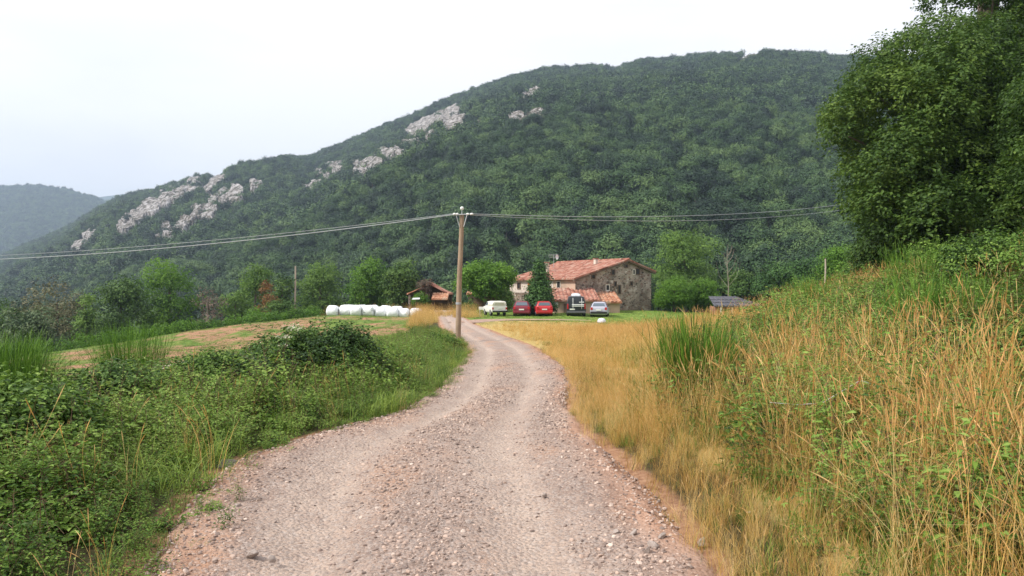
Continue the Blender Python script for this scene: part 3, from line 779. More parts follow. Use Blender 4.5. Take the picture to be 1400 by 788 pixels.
# the big trees on the right bank
def big_tree(name, label, pts, d, base, n, leaf, seed, mat):
    bx, by = base; gz = hz(bx, by)
    root = empty(name, (bx, by, gz), label, 'tree', 'big trees on the right bank')
    bl = [(uw(p[0]) * p[2] - bx, p[2] - by, zat(p[1], p[2]) - gz, p[3]) for p in pts]
    mb = MB(); crown(mb, bl, n, leaf, seed, aspect=.6, spray=9, inner=.2, up=.65)
    mb.obj('crown', mat, root)
    rng = np.random.default_rng(seed); tb = MB()
    top = max(b[2] for b in bl)
    tube(tb, [(0, 0, -.6), (.1, 0, top * .2), (-.2, .1, top * .4), (.1, .1, top * .7)], [.42, .30, .18, .05], 10)
    for k in range(0, len(bl), max(1, len(bl) // 30)):
        b = bl[k]; z0 = min(top * .7, max(1.0, b[2] * rng.uniform(.35, .7)))
        tube(tb, [(0, 0, z0), (b[0] * .5, b[1] * .5, (z0 + b[2]) * .5 + .3), (b[0], b[1], b[2])], [.13, .07, .02], 6)
    tb.obj('trunk', BARK, root, smooth=True)
rng = np.random.default_rng(77)
def lb(y): return np.interp(y, [40, 56, 90, 122, 162, 203, 238, 284, 325, 400], [1275, 1235, 1185, 1168, 1142, 1158, 1174, 1172, 1186, 1180])
pts = []
for y in np.arange(70, 385, 16):
    for s in range(2): pts.append((lb(y) + rng.uniform(8, 26), y + rng.uniform(-8, 8), 27 + rng.uniform(-2, 2), rng.uniform(.45, .9)))
for k in range(150):
    y = rng.uniform(60, 390); x = rng.uniform(lb(y) + 30, 1470)
    pts.append((x, y, 26 + rng.uniform(-2.5, 4), rng.uniform(.7, 1.35)))
for k in range(34): pts.append((rng.uniform(1270, 1440), rng.uniform(250, 385), 23.2 + rng.uniform(-1, 1.2), rng.uniform(.6, 1.0)))
big_tree('big_tree', 'huge dense green tree overhanging the right bank, its crown reaching farthest left', pts, 28, (16.5, 28), 240000, .135, 7, G['big'])
pts = []
def lb2(y): return np.interp(y, [-300, -60, 0, 40, 70, 110], [1330, 1285, 1262, 1275, 1292, 1310])
for k in range(120):
    y = rng.uniform(-230, 130); x = rng.uniform(lb2(y) + 18, 1560)
    pts.append((x, y, 33 + rng.uniform(-2, 3), rng.uniform(.8, 1.5)))
for q in ((1242, 52, .42), (1250, 40, .35), (1238, 62, .3), (1256, 50, .35), (1262, 12, .5), (1268, 68, .4), (1275, 30, .5), (1290, 52, .6)):
    pts.append((q[0] + 3, q[1], 33, q[2]))
for k in range(26): pts.append((rng.uniform(1335, 1500), rng.uniform(-60, 60), 30.2 + rng.uniform(-.6, .6), rng.uniform(.8, 1.2)))
big_tree('big_tree', 'taller dark tree behind the huge one, a small branch poking out against the sky', pts, 33, (21, 33), 130000, .145, 8, G['big'])
pts = []
for k in range(34):
    y = rng.uniform(110, 300); x = rng.uniform(1402 - (y > 150) * 14, 1520)
    pts.append((x, y, 19 + rng.uniform(-1, 2), rng.uniform(.4, .8)))
big_tree('big_tree', 'yellow green tree just showing at the right edge in front of the huge one', pts, 19, (15.2, 20), 34000, .10, 9, G['big'])

# ------------------------------------------------------------------ building materials
def stone_mat(name, cols, scale=2.4, mortar=(.42, .36, .30)):
    m, nt, ns, lk = newmat(name)
    o = nd(ns, 'ShaderNodeOutputMaterial'); b = nd(ns, 'ShaderNodeBsdfPrincipled'); b.inputs['Roughness'].default_value = .95; b.inputs['Specular IOR Level'].default_value = .1
    tc = nd(ns, 'ShaderNodeTexCoord'); mp = nd(ns, 'ShaderNodeMapping'); mp.inputs['Scale'].default_value = (1, 1, 1.6); lk.new(tc.outputs['Object'], mp.inputs['Vector'])
    v = nd(ns, 'ShaderNodeTexVoronoi'); v.inputs['Scale'].default_value = scale; lk.new(mp.outputs['Vector'], v.inputs['Vector'])
    v2 = nd(ns, 'ShaderNodeTexVoronoi', feature='DISTANCE_TO_EDGE'); v2.inputs['Scale'].default_value = scale; lk.new(mp.outputs['Vector'], v2.inputs['Vector'])
    sp = nd(ns, 'ShaderNodeSeparateColor'); lk.new(v.outputs['Color'], sp.inputs[0])
    c = nd(ns, 'ShaderNodeValToRGB'); el = c.color_ramp.elements; el[0].color = c4(cols[0]); el[1].color = c4(cols[-1])
    for i, q in enumerate(cols[1:-1]): e = el.new((i + 1) / (len(cols) - 1)); e.color = c4(q)
    lk.new(sp.outputs[0], c.inputs['Fac'])
    r = nd(ns, 'ShaderNodeMapRange'); r.inputs[1].default_value = .02; r.inputs[2].default_value = .10; lk.new(v2.outputs['Distance'], r.inputs[0])
    mx = nd(ns, 'ShaderNodeMix', data_type='RGBA'); mx.inputs[6].default_value = c4(mortar); lk.new(r.outputs[0], mx.inputs[0]); lk.new(c.outputs['Color'], mx.inputs[7])
    n = nd(ns, 'ShaderNodeTexNoise'); n.inputs['Scale'].default_value = .55; n.inputs['Detail'].default_value = 6; lk.new(tc.outputs['Object'], n.inputs['Vector'])
    r2 = nd(ns, 'ShaderNodeMapRange'); r2.inputs[1].default_value = .35; r2.inputs[2].default_value = .65; r2.inputs[3].default_value = .55; r2.inputs[4].default_value = 1.25; lk.new(n.outputs['Fac'], r2.inputs[0])
    vm = nd(ns, 'ShaderNodeVectorMath', operation='SCALE'); lk.new(mx.outputs[2], vm.inputs[0]); lk.new(r2.outputs[0], vm.inputs['Scale'])
    lk.new(vm.outputs[0], b.inputs['Base Color'])
    bp = nd(ns, 'ShaderNodeBump'); bp.inputs['Strength'].default_value = .7; bp.inputs['Distance'].default_value = .05; lk.new(r.outputs[0], bp.inputs['Height']); lk.new(bp.outputs['Normal'], b.inputs['Normal'])
    lk.new(b.outputs['BSDF'], o.inputs['Surface']); return m
STONE = stone_mat('rubble_stone', [(.09, .07, .06), (.27, .21, .17), (.42, .34, .28), (.23, .13, .095), (.56, .49, .43)], 3.0)
PLASTER = plain('aged_plaster', (.50, .36, .27), .95, var=.35, scale=1.2, bump=.3)
WHITEWALL = plain('white_plaster', (.56, .48, .42), .9, var=.3, scale=2)
PALEPL = plain('pale_plaster', (.58, .50, .42), .9, var=.3, scale=3)
def tile_mat(name, a, b_, c_, pale=(.55, .42, .34)):
    m, nt, ns, lk = newmat(name)
    o = nd(ns, 'ShaderNodeOutputMaterial'); b = nd(ns, 'ShaderNodeBsdfPrincipled'); b.inputs['Roughness'].default_value = .9; b.inputs['Specular IOR Level'].default_value = .15
    tc = nd(ns, 'ShaderNodeTexCoord')
    mp = nd(ns, 'ShaderNodeMapping'); mp.inputs['Scale'].default_value = (2.2, 4.3, 1); lk.new(tc.outputs['Object'], mp.inputs['Vector'])
    v = nd(ns, 'ShaderNodeTexVoronoi'); v.inputs['Scale'].default_value = 1; v.inputs['Randomness'].default_value = .5; lk.new(mp.outputs['Vector'], v.inputs['Vector'])
    sp = nd(ns, 'ShaderNodeSeparateColor'); lk.new(v.outputs['Color'], sp.inputs[0])
    n = nd(ns, 'ShaderNodeTexNoise'); n.inputs['Scale'].default_value = .9; n.inputs['Detail'].default_value = 6; n.inputs['Roughness'].default_value = .65; lk.new(tc.outputs['Object'], n.inputs['Vector'])
    ad = nd(ns, 'ShaderNodeMath', operation='MULTIPLY_ADD'); lk.new(sp.outputs[0], ad.inputs[0]); ad.inputs[1].default_value = .45; lk.new(n.outputs['Fac'], ad.inputs[2])
    c = nd(ns, 'ShaderNodeValToRGB'); el = c.color_ramp.elements; el[0].position = .42; el[0].color = c4(a); el[1].position = 1.0; el[1].color = c4(pale)
    e = el.new(.6); e.color = c4(b_); e = el.new(.8); e.color = c4(c_)
    lk.new(ad.outputs[0], c.inputs['Fac']); lk.new(c.outputs['Color'], b.inputs['Base Color'])
    lk.new(b.outputs['BSDF'], o.inputs['Surface']); return m
TILE = tile_mat('old_clay_tiles', (.12, .055, .04), (.28, .115, .08), (.38, .175, .125), (.40, .28, .22))
TILE2 = tile_mat('orange_clay_tiles', (.20, .085, .05), (.37, .16, .09), (.45, .24, .15), (.45, .31, .22))
DARKGLASS = plain('dark_opening', (.02, .017, .015), .5)
WOOD = plain('weathered_wood', (.15, .10, .07), .85, var=.4, scale=8, bump=.3)
ORANGEWOOD = plain('orange_wood', (.50, .17, .06), .7, var=.2)
PALESTONE = plain('pale_stone', (.60, .54, .47), .9, var=.2)
GREYMETAL = plain('grey_metal', (.45, .46, .47), .45, metal=.6)
WHITEP = plain('white_paint', (.78, .78, .77), .5, var=.06)
BLACKP = plain('black_plastic', (.02, .02, .02), .6)
SLATEROOF = plain('tarred_sheet_roof', (.085, .085, .10), .8, var=.5, scale=1.5)

def corr_roof(mb, x0, x1, y0, y1, z0, z1, per=.24, amp=.045, thick=.14, axis_y=True, sag=.06):
    """tiled slope from (x0,z0) eave to (x1,z1) ridge; ribs run down the slope"""
    ny = max(8, int((y1 - y0) / per * 4)); nx = 10
    q = np.linspace(0, 1, nx); Y = np.linspace(y0, y1, ny)
    Q, YY = np.meshgrid(q, Y, indexing='ij')
    X = x0 + (x1 - x0) * Q
    Zt = z0 + (z1 - z0) * Q + amp * np.abs(np.sin(YY / per * PI)) - sag * np.sin(PI * Q) * (.6 + .4 * np.sin(YY * .7)) + .03 * (vnoise(X * 1.2, YY * 1.2, 3) - .5)
    Zb = Zt - thick
    i = (np.arange(nx - 1)[:, None] * ny + np.arange(ny - 1)[None, :]).ravel()
    n = nx * ny
    top = np.stack([X, YY, Zt], 2).reshape(-1, 3); bot = np.stack([X, YY, z0 + (z1 - z0) * Q - thick + 0 * YY], 2).reshape(-1, 3)
    ft = np.stack([i, i + ny, i + ny + 1, i + 1], 1); fb = n + ft[:, ::-1]
    rim_ = []
    def idx(a, b): return a * ny + b
    for a in range(nx - 1):
        rim_ += [(idx(a, 0), idx(a + 1, 0), n + idx(a + 1, 0), n + idx(a, 0)), (idx(a, ny - 1), n + idx(a, ny - 1), n + idx(a + 1, ny - 1), idx(a + 1, ny - 1))]
    for b in range(ny - 1):
        rim_ += [(idx(0, b), n + idx(0, b), n + idx(0, b + 1), idx(0, b + 1)), (idx(nx - 1, b), idx(nx - 1, b + 1), n + idx(nx - 1, b + 1), n + idx(nx - 1, b))]
    V = np.r_[top, bot]
    mb.add(V, np.r_[ft, fb, np.array(rim_)])

# ------------------------------------------------------------------ farmhouse
CX, CY, ZB = 6.9, 80.0, -1.15
RZ = math.atan2(6.5, 9.4); gx, gy = math.cos(RZ), math.sin(RZ); lx, ly = -gy, gx
house = empty('farmhouse', (CX, CY, ZB), 'large old stone farmhouse with a wide pinkish red tiled roof', 'farmhouse', rz=RZ)
GL, LL = 11.4, 12.6
zl, za, zr_ = 2.75 - ZB, 4.72 - ZB, 3.68 - ZB; xa = 7.55
mb = MB(); prism(mb, [(0, 0, -1), (GL, 0, -1), (GL, 0, zr_), (xa, 0, za - .02), (0, 0, zl)], (0, LL, 0))
mb.obj('wall', STONE, house)
mb = MB(); corr_roof(mb, -.5, xa + .02, -.35, LL + .3, zl - .10, za + .16); mb.obj('roof_slope', TILE, house)
mb = MB(); corr_roof(mb, GL + .5, xa + .04, -.35, LL + .3, zr_ - .10, za + .15); mb.obj('roof_slope', TILE, house)
mb = MB(); n_ = 40
tube(mb, [(xa + .03, -.4 + k * (LL + .75) / n_, za + .17 + .02 * (k % 2)) for k in range(n_ + 1)], .12, 8); mb.obj('ridge_tiles', TILE, house)
# verge beams under the roof edge
mb = MB(); prism(mb, [(-.45, -.30, zl - .42), (xa, -.30, za - .14), (xa, -.30, za + .02), (-.45, -.30, zl - .24)], (0, .28, 0)); mb.obj('verge_beam', WOOD, house)
mb = MB(); prism(mb, [(xa + .01, -.30, za - .14), (GL + .45, -.30, zr_ - .42), (GL + .45, -.30, zr_ - .24), (xa + .01, -.30, za + .02)], (0, .28, 0)); mb.obj('verge_beam', WOOD, house)
def gable_t(px): u = uw(px); return (CX - u * CY) / (u * gy - gx)
def side_s(px): u = uw(px); return (CX - u * CY) / (u * ly - lx)
def g_window(px, py, w, h, frame=None, sill=False):
    t = gable_t(px); d = CY + gy * t; z = zat(py, d) - ZB
    fr = MB(); f = .09
    for (a, b, c, e) in ((-w / 2 - f, w / 2 + f, h / 2, h / 2 + f), (-w / 2 - f, w / 2 + f, -h / 2 - f, -h / 2), (-w / 2 - f, -w / 2, -h / 2, h / 2), (w / 2, w / 2 + f, -h / 2, h / 2)):
        box(fr, (t + (a + b) / 2, -.02, z + (c + e) / 2), (b - a, .10, e - c))
    o = fr.obj('window', frame or WOOD, house)
    p = MB(); box(p, (t, -.004, z), (w - .004, .05, h - .004)); p.obj('pane', DARKGLASS, o)
    if sill: s = MB(); box(s, (t, -.10, z - h / 2 - f - .04), (w + .4, .2, .07)); s.obj('sill', PALESTONE, o)
def s_window(px, py, w, h, frame, mat=None, name='window', sub='pane'):
    s = side_s(px); d = CY + ly * s; z = zat(py, d) - ZB
    fr = MB(); f = .1
    for (a, b, c, e) in ((-w / 2 - f, w / 2 + f, h / 2, h / 2 + f), (-w / 2 - f, w / 2 + f, -h / 2 - f, -h / 2), (-w / 2 - f, -w / 2, -h / 2, h / 2), (w / 2, w / 2 + f, -h / 2, h / 2)):
        box(fr, (-.05, s + (a + b) / 2, z + (c + e) / 2), (.12, b - a, e - c))
    o = fr.obj(name, frame, house)
    p = MB(); box(p, (-.02, s, z), (.06, w - .004, h - .004)); p.obj(sub, mat or DARKGLASS, o)
g_window(838, 372.5, .42, .5); g_window(871.5, 371.5, .55, .6); g_window(830.5, 393.5, .42, .55, PALESTONE, True)
g_window(846.5, 396, .32, .9); g_window(863, 388, .32, .35); g_window(841, 388.5, .3, .45); g_window(811, 378.5, .4, .35); g_window(856, 364, .35, .3); g_window(866.5, 372, .25, .5, PALESTONE)
# plastered upper facade with door, shutters and outside stairs
s0, s1 = side_s(786), side_s(698)
def facade(z0, z1, a, b, mat, x=-.012, th=.02, name='plaster'):
    m_ = MB(); box(m_, (x - th / 2, (a + b) / 2, (z0 + z1) / 2), (th, b - a, z1 - z0)); return m_.obj(name, mat, house)
facade(2.35, zl - .02, .05, side_s(757), PLASTER, name='plaster_wall')
facade(2.2, zl - .02, side_s(757) + .02, LL - .05, WHITEWALL, name='white_wall')
s_window(764.5, 389.5, .55, .65, PALESTONE)
s_window(726.5, 390, .95, 1.35, ORANGEWOOD, ORANGEWOOD, 'door', 'door_leaf')
s_window(745, 389.5, .7, .8, WOOD)
s_window(710, 391, .5, .6, WOOD)
mb = MB(); box(mb, (-.65, (side_s(748) + side_s(716)) / 2, 2.05), (1.26, side_s(716) - side_s(748), .14)); mb.obj('balcony', WOOD, house)
mb = MB()
for k in range(8): box(mb, (-.55 - 0 * k, side_s(716) - .1 - k * .28, .12 + k * .24), (.9, .28, .24 + k * .0))
prism(mb, [(-.98, side_s(716) + .2, 0), (-.98, side_s(716) - 2.3, 0), (-.98, side_s(716) - 2.3, 1.95)], (.86, 0, 0))
mb.obj('stairs', STONE, house)
def on_roof(px, py, d):  # local coordinates of a point
    X, Y = uw(px) * d - CX, d - CY
    return X * gx + Y * gy, X * lx + Y * ly, zat(py, d) - ZB
def roof_z(x): return zl - .1 + (za + .26 - zl) * (x + .5) / (xa + .5)
for (px, d, h, w) in ((748, 88.5, 1.1, .36), (814.5, 86.2, .55, .36)):
    a, b, _ = on_roof(px, 370, d); z = roof_z(a)
    mb = MB(); box(mb, (a, b, z + h / 2 - .25), (w, w, h + .5)); c_ = mb.obj('chimney', PALEPL, house)
    mb = MB(); box(mb, (a, b, z + h + .06), (w + .16, w + .16, .08)); mb.obj('chimney_cap', TILE, c_)
a, b, _ = on_roof(757, 360, 90.5); z = roof_z(a)
mb = MB(); tube(mb, [(a, b, z - .3), (a, b, z + 1.7)], .025, 6)
for q, L in ((1.68, .5), (1.5, .6), (1.3, .45)): tube(mb, [(a - L, b + L * .6, z + q), (a + L, b - L * .6, z + q)], .018, 5)
ant = mb.obj('antenna', GREYMETAL, house)
mb = MB(); th = np.linspace(0, 2 * PI, 14, endpoint=False)
V = [(a + .3, b - .15, z + 1.35)] + [(a + .3 + .3 * math.cos(t) * .8, b - .28 , z + 1.35 + .3 * math.sin(t)) for t in th]
mb.add(V, [(0, i + 1, (i + 1) % 14 + 1) for i in range(14)]); mb.obj('dish', WHITEP, ant)

# lean-to sheds in front of the corner
def leanto(name, x0, x1, y0, y1, zf, zb, label, mat_t, gz):
    root = empty(name, (x0, y0, gz), label, 'shed')
    w = x1 - x0; dp = y1 - y0
    mb = MB(); prism(mb, [(0, 0, -.6), (0, dp, -.6), (0, dp, zb - gz - .12), (0, 0, zf - gz - .12)], (w, 0, 0)); mb.obj('wall', PLASTER, root)
    mb = MB(); corr_roof(mb, -.35, dp + .02, -.2, w + .2, zf - gz - .06, zb - gz, per=.42, amp=.12, sag=.02)
    # turn the slope so that it falls towards the front
    for i in range(len(mb.v)): v = mb.v[i]; mb.v[i] = np.stack([v[:, 1], v[:, 0], v[:, 2]], 1); 
    mb.f = [(f[:, ::-1], m_, r_) for f, m_, r_ in mb.f]
    mb.obj('roof', mat_t, root)
    return root, w, dp
r1, w1, dp1 = leanto('lean_to_shed', 4.25, 8.75, 75.8, 81.0, .42, 1.55, 'low plastered lean-to shed with ribbed pink tile roof before the farmhouse corner', TILE, -1.1)
mb = MB(); box(mb, (.25, -.03, 1.12), (.42, .08, .34)); mb.obj('window', WHITEP, r1)
mb = MB(); box(mb, (1.5, -.03, .55), (.9, .08, 1.1)); mb.obj('door', WOOD, r1)
leanto('lean_to_shed', 8.96, 11.25, 77.2, 82.2, .2, 1.15, 'smaller lean-to with brighter orange tile roof against the gable wall', TILE2, -1.1)

# ruined barn left of the pole
bx0, by0 = uw(553) * 86, 86.0; bz = hz(-10, 86)
barn = empty('ruined_barn', (uw(586) * 86, 86, bz), 'half ruined open barn with sagging tiled roof and withered creeper', 'barn')
bw = 2.55; zt_ = zat(387, 86) - bz; ze = zat(402, 86) - bz
for s in (-1, 1):
    mb = MB(); corr_roof(mb, s * bw * (1.0 if s < 0 else .95), 0, 0, 5.5, ze, zt_, sag=.18, per=.3, amp=.07)
    if s > 0: mb.f = [(f[:, ::-1], m_, r_) for f, m_, r_ in mb.f]
    mb.obj('roof_slope', TILE2 if s < 0 else TILE, barn)
mb = MB(); prism(mb, [(-bw + .2, 5.2, -.5), (bw - .2, 5.2, -.5), (bw - .2, 5.2, ze - .1), (0, 5.2, zt_ - .2), (-bw + .2, 5.2, ze - .1)], (0, .2, 0)); mb.obj('back_wall', WOOD, barn)
mb = MB(); box(mb, (-bw + .3, 2.6, ze / 2 - .3), (.25, 5, ze + .3)); mb.obj('side_wall', STONE, barn)
for (x, y) in ((.6, .1), (bw - .25, .1), (bw - .25, 4.8), (-.9, .1)):
    mb = MB(); box(mb, (x, y, ze / 2 - .2), (.18, .18, ze + .35)); mb.obj('post', WOOD, barn)
mb = MB(); corr_roof(mb, -1.6, .1, .5, 2.35, ze - .55, ze + .12, per=.3, amp=.06)
for i in range(len(mb.v)): v = mb.v[i]; mb.v[i] = np.stack([v[:, 1], v[:, 0], v[:, 2]], 1)
mb.f = [(f[:, ::-1], m_, r_) for f, m_, r_ in mb.f]; mb.obj('awning', TILE2, barn)
mb = MB(); crown(mb, [(-.35, -.3, .6 + .5 * k, .5) for k in range(6)] + [(-.7, -.1, zt_ - .3, .5), (0, 0, zt_ - .1, .45)], 2600, .15, 4); mb.obj('creeper', G['ivy'], barn)

# open carport behind the spreading tree
cpx = uw(641) * 88; cz = hz(-4, 88)
cp = empty('open_carport', (cpx, 86.5, cz), 'dark open carport with low orange tile roof behind the spreading tree', 'carport')
wv = (690 - 641) / F * 88
mb = MB(); corr_roof(mb, -.3, 4, -.2, wv + .2, 1.95, 2.35, per=.3, amp=.06)
for i in range(len(mb.v)): v = mb.v[i]; mb.v[i] = np.stack([v[:, 1], v[:, 0], v[:, 2]], 1)
mb.f = [(f[:, ::-1], m_, r_) for f, m_, r_ in mb.f]; mb.obj('roof', TILE2, cp)
mb = MB(); box(mb, (wv / 2, 3.9, .9), (wv, .15, 2.3)); mb.obj('back_wall', WOOD, cp)
for x in (.1, wv / 2, wv - .1): mb = MB(); box(mb, (x, .05, .75), (.14, .14, 2.3)); mb.obj('post', WOOD, cp)

# low shelter right of the house
sx0, sx1 = uw(978) * 75, uw(1045) * 75; sz = hz(22, 76)
sh = empty('low_shelter', (sx0, 75, sz), 'low wooden shelter under a dark streaked sheet roof beyond the dry grass', 'shelter')
w_ = sx1 - sx0; zf = zat(418, 75) - sz; zb2 = zat(405.5, 79) - sz
mb = MB()
V = [(-.1, 0, zf), (w_, 0, zf - .0), (w_ - 1.7, 4, zb2), (.4, 4, zb2)]
prism(mb, V, (0, 0, -.12)); 
for k in range(9):
    x = .2 + k * (w_ - .4) / 8; xb = .4 + k * (w_ - 2.3) / 8
    tube(mb, [(x, -.02, zf + .02), (xb, 3.98, zb2 + .02)], .045, 4)
for q in (.3, .62): tube(mb, [(.1, 4 * q, zf + (zb2 - zf) * q + .03), (w_ - 1.7 * q - .1, 4 * q, zf + (zb2 - zf) * q + .03)], .05, 4)
mb.obj('roof', SLATEROOF, sh)
mb = MB(); prism(mb, [(.05, .25, -.6), (w_ - .25, .25, -.6), (w_ - 1.7, 3.7, -.6), (.4, 3.7, -.6)], (0, 0, zf + .45)); mb.obj('wall', plain('reddish_boards', (.30, .15, .10), .9, var=.4, scale=3), sh)
for x in (.6, 1.75, 3.1): mb = MB(); box(mb, (x, .1, zf / 2 - .1), (.13, .13, zf + .1)); mb.obj('post', PALESTONE, sh)

# ------------------------------------------------------------------ vehicles
GLASS = plain('car_glass', (.10, .13, .16), .12, spec=.6, var=.05)
TYRE = plain('tyre', (.02, .02, .02), .9); RIM = plain('rim', (.35, .35, .36), .4, metal=.5)
RED_LAMP = plain('tail_lamp', (.45, .02, .02), .25); PLATE = plain('number_plate', (.72, .72, .68), .5, var=.02)
def paint(name, c): return plain(name, c, .28, spec=.5, var=.04)
def wheel(root, x, y, r=.31, w=.2):
    mb = MB(); tube(mb, [(x - w / 2, y, r), (x - w / 2 + .03, y, r), (x + w / 2 - .03, y, r), (x + w / 2, y, r)], [r * .93, r, r, r * .93], 18)
    o = mb.obj('wheel', TYRE, root)
    s = 1 if x > 0 else -1
    mb = MB(); tube(mb, [(x + s * w * .3, y, r), (x + s * w * .54, y, r)], [r * .62, r * .55], 14); mb.obj('rim', RIM, o)
def hull(mb, st, half):
    """st: (y, z_bottom, belt, roof z, roof half width)"""
    secs = []
    for (y, zb, bt, zr, wr, wk) in st:
        h = half * wk
        right = [(h * .90, zb), (h * .99, zb + .14), (h, (zb + bt) / 2 + .1), (h * .97, bt), (wr, max(zr - .06, bt + .005)), (wr * .82, zr)]
        secs.append([(x, y, z) for x, z in right] + [(-x, y, z) for x, z in right[::-1]])
    V = np.array(secs); m = V.shape[1]
    fs = []
    for i in range(len(st) - 1):
        for j in range(m):
            k = (j + 1) % m; fs.append((i * m + j, (i + 1) * m + j, (i + 1) * m + k, i * m + k))
    mb.add(V.reshape(-1, 3), fs); mb.add(V[0], [list(range(m))]); mb.add(V[-1], [list(range(m))[::-1]])
def smooth_bevel(o, w=.03):
    md = o.modifiers.new('bevel', 'BEVEL'); md.width = w; md.segments = 2; md.limit_method = 'ANGLE'; md.angle_limit = R(25)
def quad(mb, pts): mb.add(pts, [tuple(range(len(pts)))])
def slabq(mb, pts, off, n):
    P = np.array(pts, float); n = np.array(n, float); n /= np.linalg.norm(n)
    prism(mb, P + n * off - n * .02, n * .026)
def hatchback(px, d, rz, label, pt, W=1.64, Hh=1.42, rear_y=.42, wagon=False):
    x = uw(px) * d
    r = empty('parked_car', (x, d, hz(x, d) - .02), label, 'car', 'vehicles parked on the lawn by the farmhouse', rz)
    k = Hh / 1.42; half = W / 2
    st = [(0, .30, .70, .74, half * .86, .93), (.04, .26, .86 * k, .90 * k, half * .84, .97), (.14, .22, .88 * k, 1.0 * k, half * .83, .99), (rear_y, .2, .90 * k, Hh - .04, half * .70, 1), (rear_y + .35, .2, .90 * k, Hh, half * .69, 1),
          (1.7, .2, .90 * k, Hh, half * .70, 1), (2.2, .2, .89 * k, Hh - .05, half * .69, 1), (2.85, .2, .88 * k, .93 * k, half * .80, 1), (3.5, .2, .80 * k, .84 * k, half * .78, .97), (3.85, .24, .66, .70, half * .75, .9)]
    mb = MB(); hull(mb, st, half); b = mb.obj('body', pt, r); smooth_bevel(b)
    z0, z1 = 1.0 * k + .02, Hh - .10; ya, yb = .145, rear_y - .03
    ny = (0, -(z1 - z0), (yb - ya)); 
    mb = MB(); slabq(mb, [(-half * .70, ya + .015, z0), (half * .70, ya + .015, z0), (half * .58, yb, z1), (-half * .58, yb, z1)], .02, ny); mb.obj('rear_window', GLASS, r)
    for s in (-1, 1):
        mb = MB(); P = [(s * (half * .945), .55, .95 * k), (s * half * .945, 2.6, .95 * k), (s * half * .76, 2.05, Hh - .11), (s * half * .765, .7, Hh - .11)]
        slabq(mb, P, .03, (s, 0, .25)); mb.obj('side_window', GLASS, r)
        mb = MB(); box(mb, (s * half * .80, .02, .80 * k), (.20, .09, .24)); mb.obj('tail_lamp', RED_LAMP, r)
        for y in (.72, 3.15): wheel(r, s * (half - .11), y)
    mb = MB(); box(mb, (0, .0, .42), (W * .93, .16, .2)); o = mb.obj('bumper', BLACKP if 'bright' not in label else pt, r); smooth_bevel(o, .04)
    mb = MB(); box(mb, (0, -.0, .66), (.48, .10, .12)); mb.obj('number_plate', PLATE, r)
    return r
hatchback(713, 70, R(-4), 'dark maroon hatchback parked between the white pickup and the bright red car', paint('maroon_paint', (.20, .02, .035)), W=1.66, Hh=1.43)
hatchback(744.5, 69.5, R(2), 'bright red boxy car with pale rear window parked before the conical tree', paint('red_paint', (.48, .025, .03)), W=1.62, Hh=1.40, rear_y=.3)
hatchback(818.5, 69, R(-10), 'silvery lilac grey hatchback, rightmost of the parked vehicles', paint('silver_paint', (.42, .42, .50)), W=1.66, Hh=1.40, rear_y=.62)
# black van
x = uw(788) * 69.5
v = empty('parked_van', (x, 69.5, hz(x, 69.5)), 'tall black van with bicycle carrier on its back and pale roof box', 'van', 'vehicles parked on the lawn by the farmhouse', R(-3))
half = .90
mb = MB(); hull(mb, [(0, .3, .95, 1.0, half * .93, .97), (.04, .26, 1.0, 1.5, half * .9, 1), (.12, .25, 1.02, 1.86, half * .80, 1), (.5, .25, 1.02, 1.90, half * .80, 1), (3.0, .25, 1.02, 1.90, half * .80, 1), (3.9, .25, .98, 1.1, half * .85, 1), (4.6, .28, .8, .86, half * .8, .95)], half)
b = mb.obj('body', paint('black_paint', (.018, .022, .028)), v); smooth_bevel(b)
mb = MB(); slabq(mb, [(-half * .74, .07, 1.12), (half * .74, .07, 1.12), (half * .68, .115, 1.72), (-half * .68, .115, 1.72)], .02, (0, -1, .06)); mb.obj('rear_window', GLASS, v)
for s in (-1, 1):
    mb = MB(); slabq(mb, [(s * half * .93, .4, 1.1), (s * half * .93, 3.5, 1.1), (s * half * .83, 3.0, 1.7), (s * half * .83, .4, 1.7)], .02, (s, 0, .2)); mb.obj('side_window', GLASS, v)
    mb = MB(); box(mb, (s * half * .90, .01, .95), (.13, .08, .5)); mb.obj('tail_lamp', RED_LAMP, v)
    for y in (.8, 3.7): wheel(v, s * (half - .12), y, .33)
mb = MB(); box(mb, (0, -.02, .42), (1.74, .18, .2)); smooth_bevel(mb.obj('bumper', plain('grey_bumper', (.10, .10, .11), .6), v))
mb = MB(); box(mb, (-.38, -.05, .68), (.48, .10, .12)); mb.obj('number_plate', PLATE, v)
mb = MB()
for q in (-.32, .5): tube(mb, [(q, -.05, .72), (q, -.14, .8), (q, -.14, 1.35), (q, .02, 1.75)], .022, 6)
for z in (.98, 1.12): tube(mb, [(-.42, -.16, z), (.72, -.16, z)], .04, 6)
tube(mb, [(.25, -.16, 1.35), (.72, -.16, 1.35)], .035, 6)
mb.obj('bike_carrier', WHITEP, v)
mb = MB(); bm_ = [(.7, 1.92, .3), (.75, 2.02, .42), (1.2, 2.16, .46), (2.2, 2.18, .45), (2.9, 2.02, .36), (3.0, 1.95, .2)]
secs = []
for (y, z, hw) in bm_: secs.append([(hw * math.cos(t), y, 1.93 + max(0, (z - 1.93)) * abs(math.sin(t)) ** .6 * (1 if math.sin(t) > -.01 else 0)) for t in np.linspace(0, PI, 9)])
V = np.array(secs); m_ = 9; fs = [(i * m_ + j, (i + 1) * m_ + j, (i + 1) * m_ + j + 1, i * m_ + j + 1) for i in range(5) for j in range(8)]
mb.add(V.reshape(-1, 3), fs); mb.add(V[0], [list(range(9))]); mb.obj('roof_box', plain('pale_roof_box', (.55, .58, .62), .4), v)
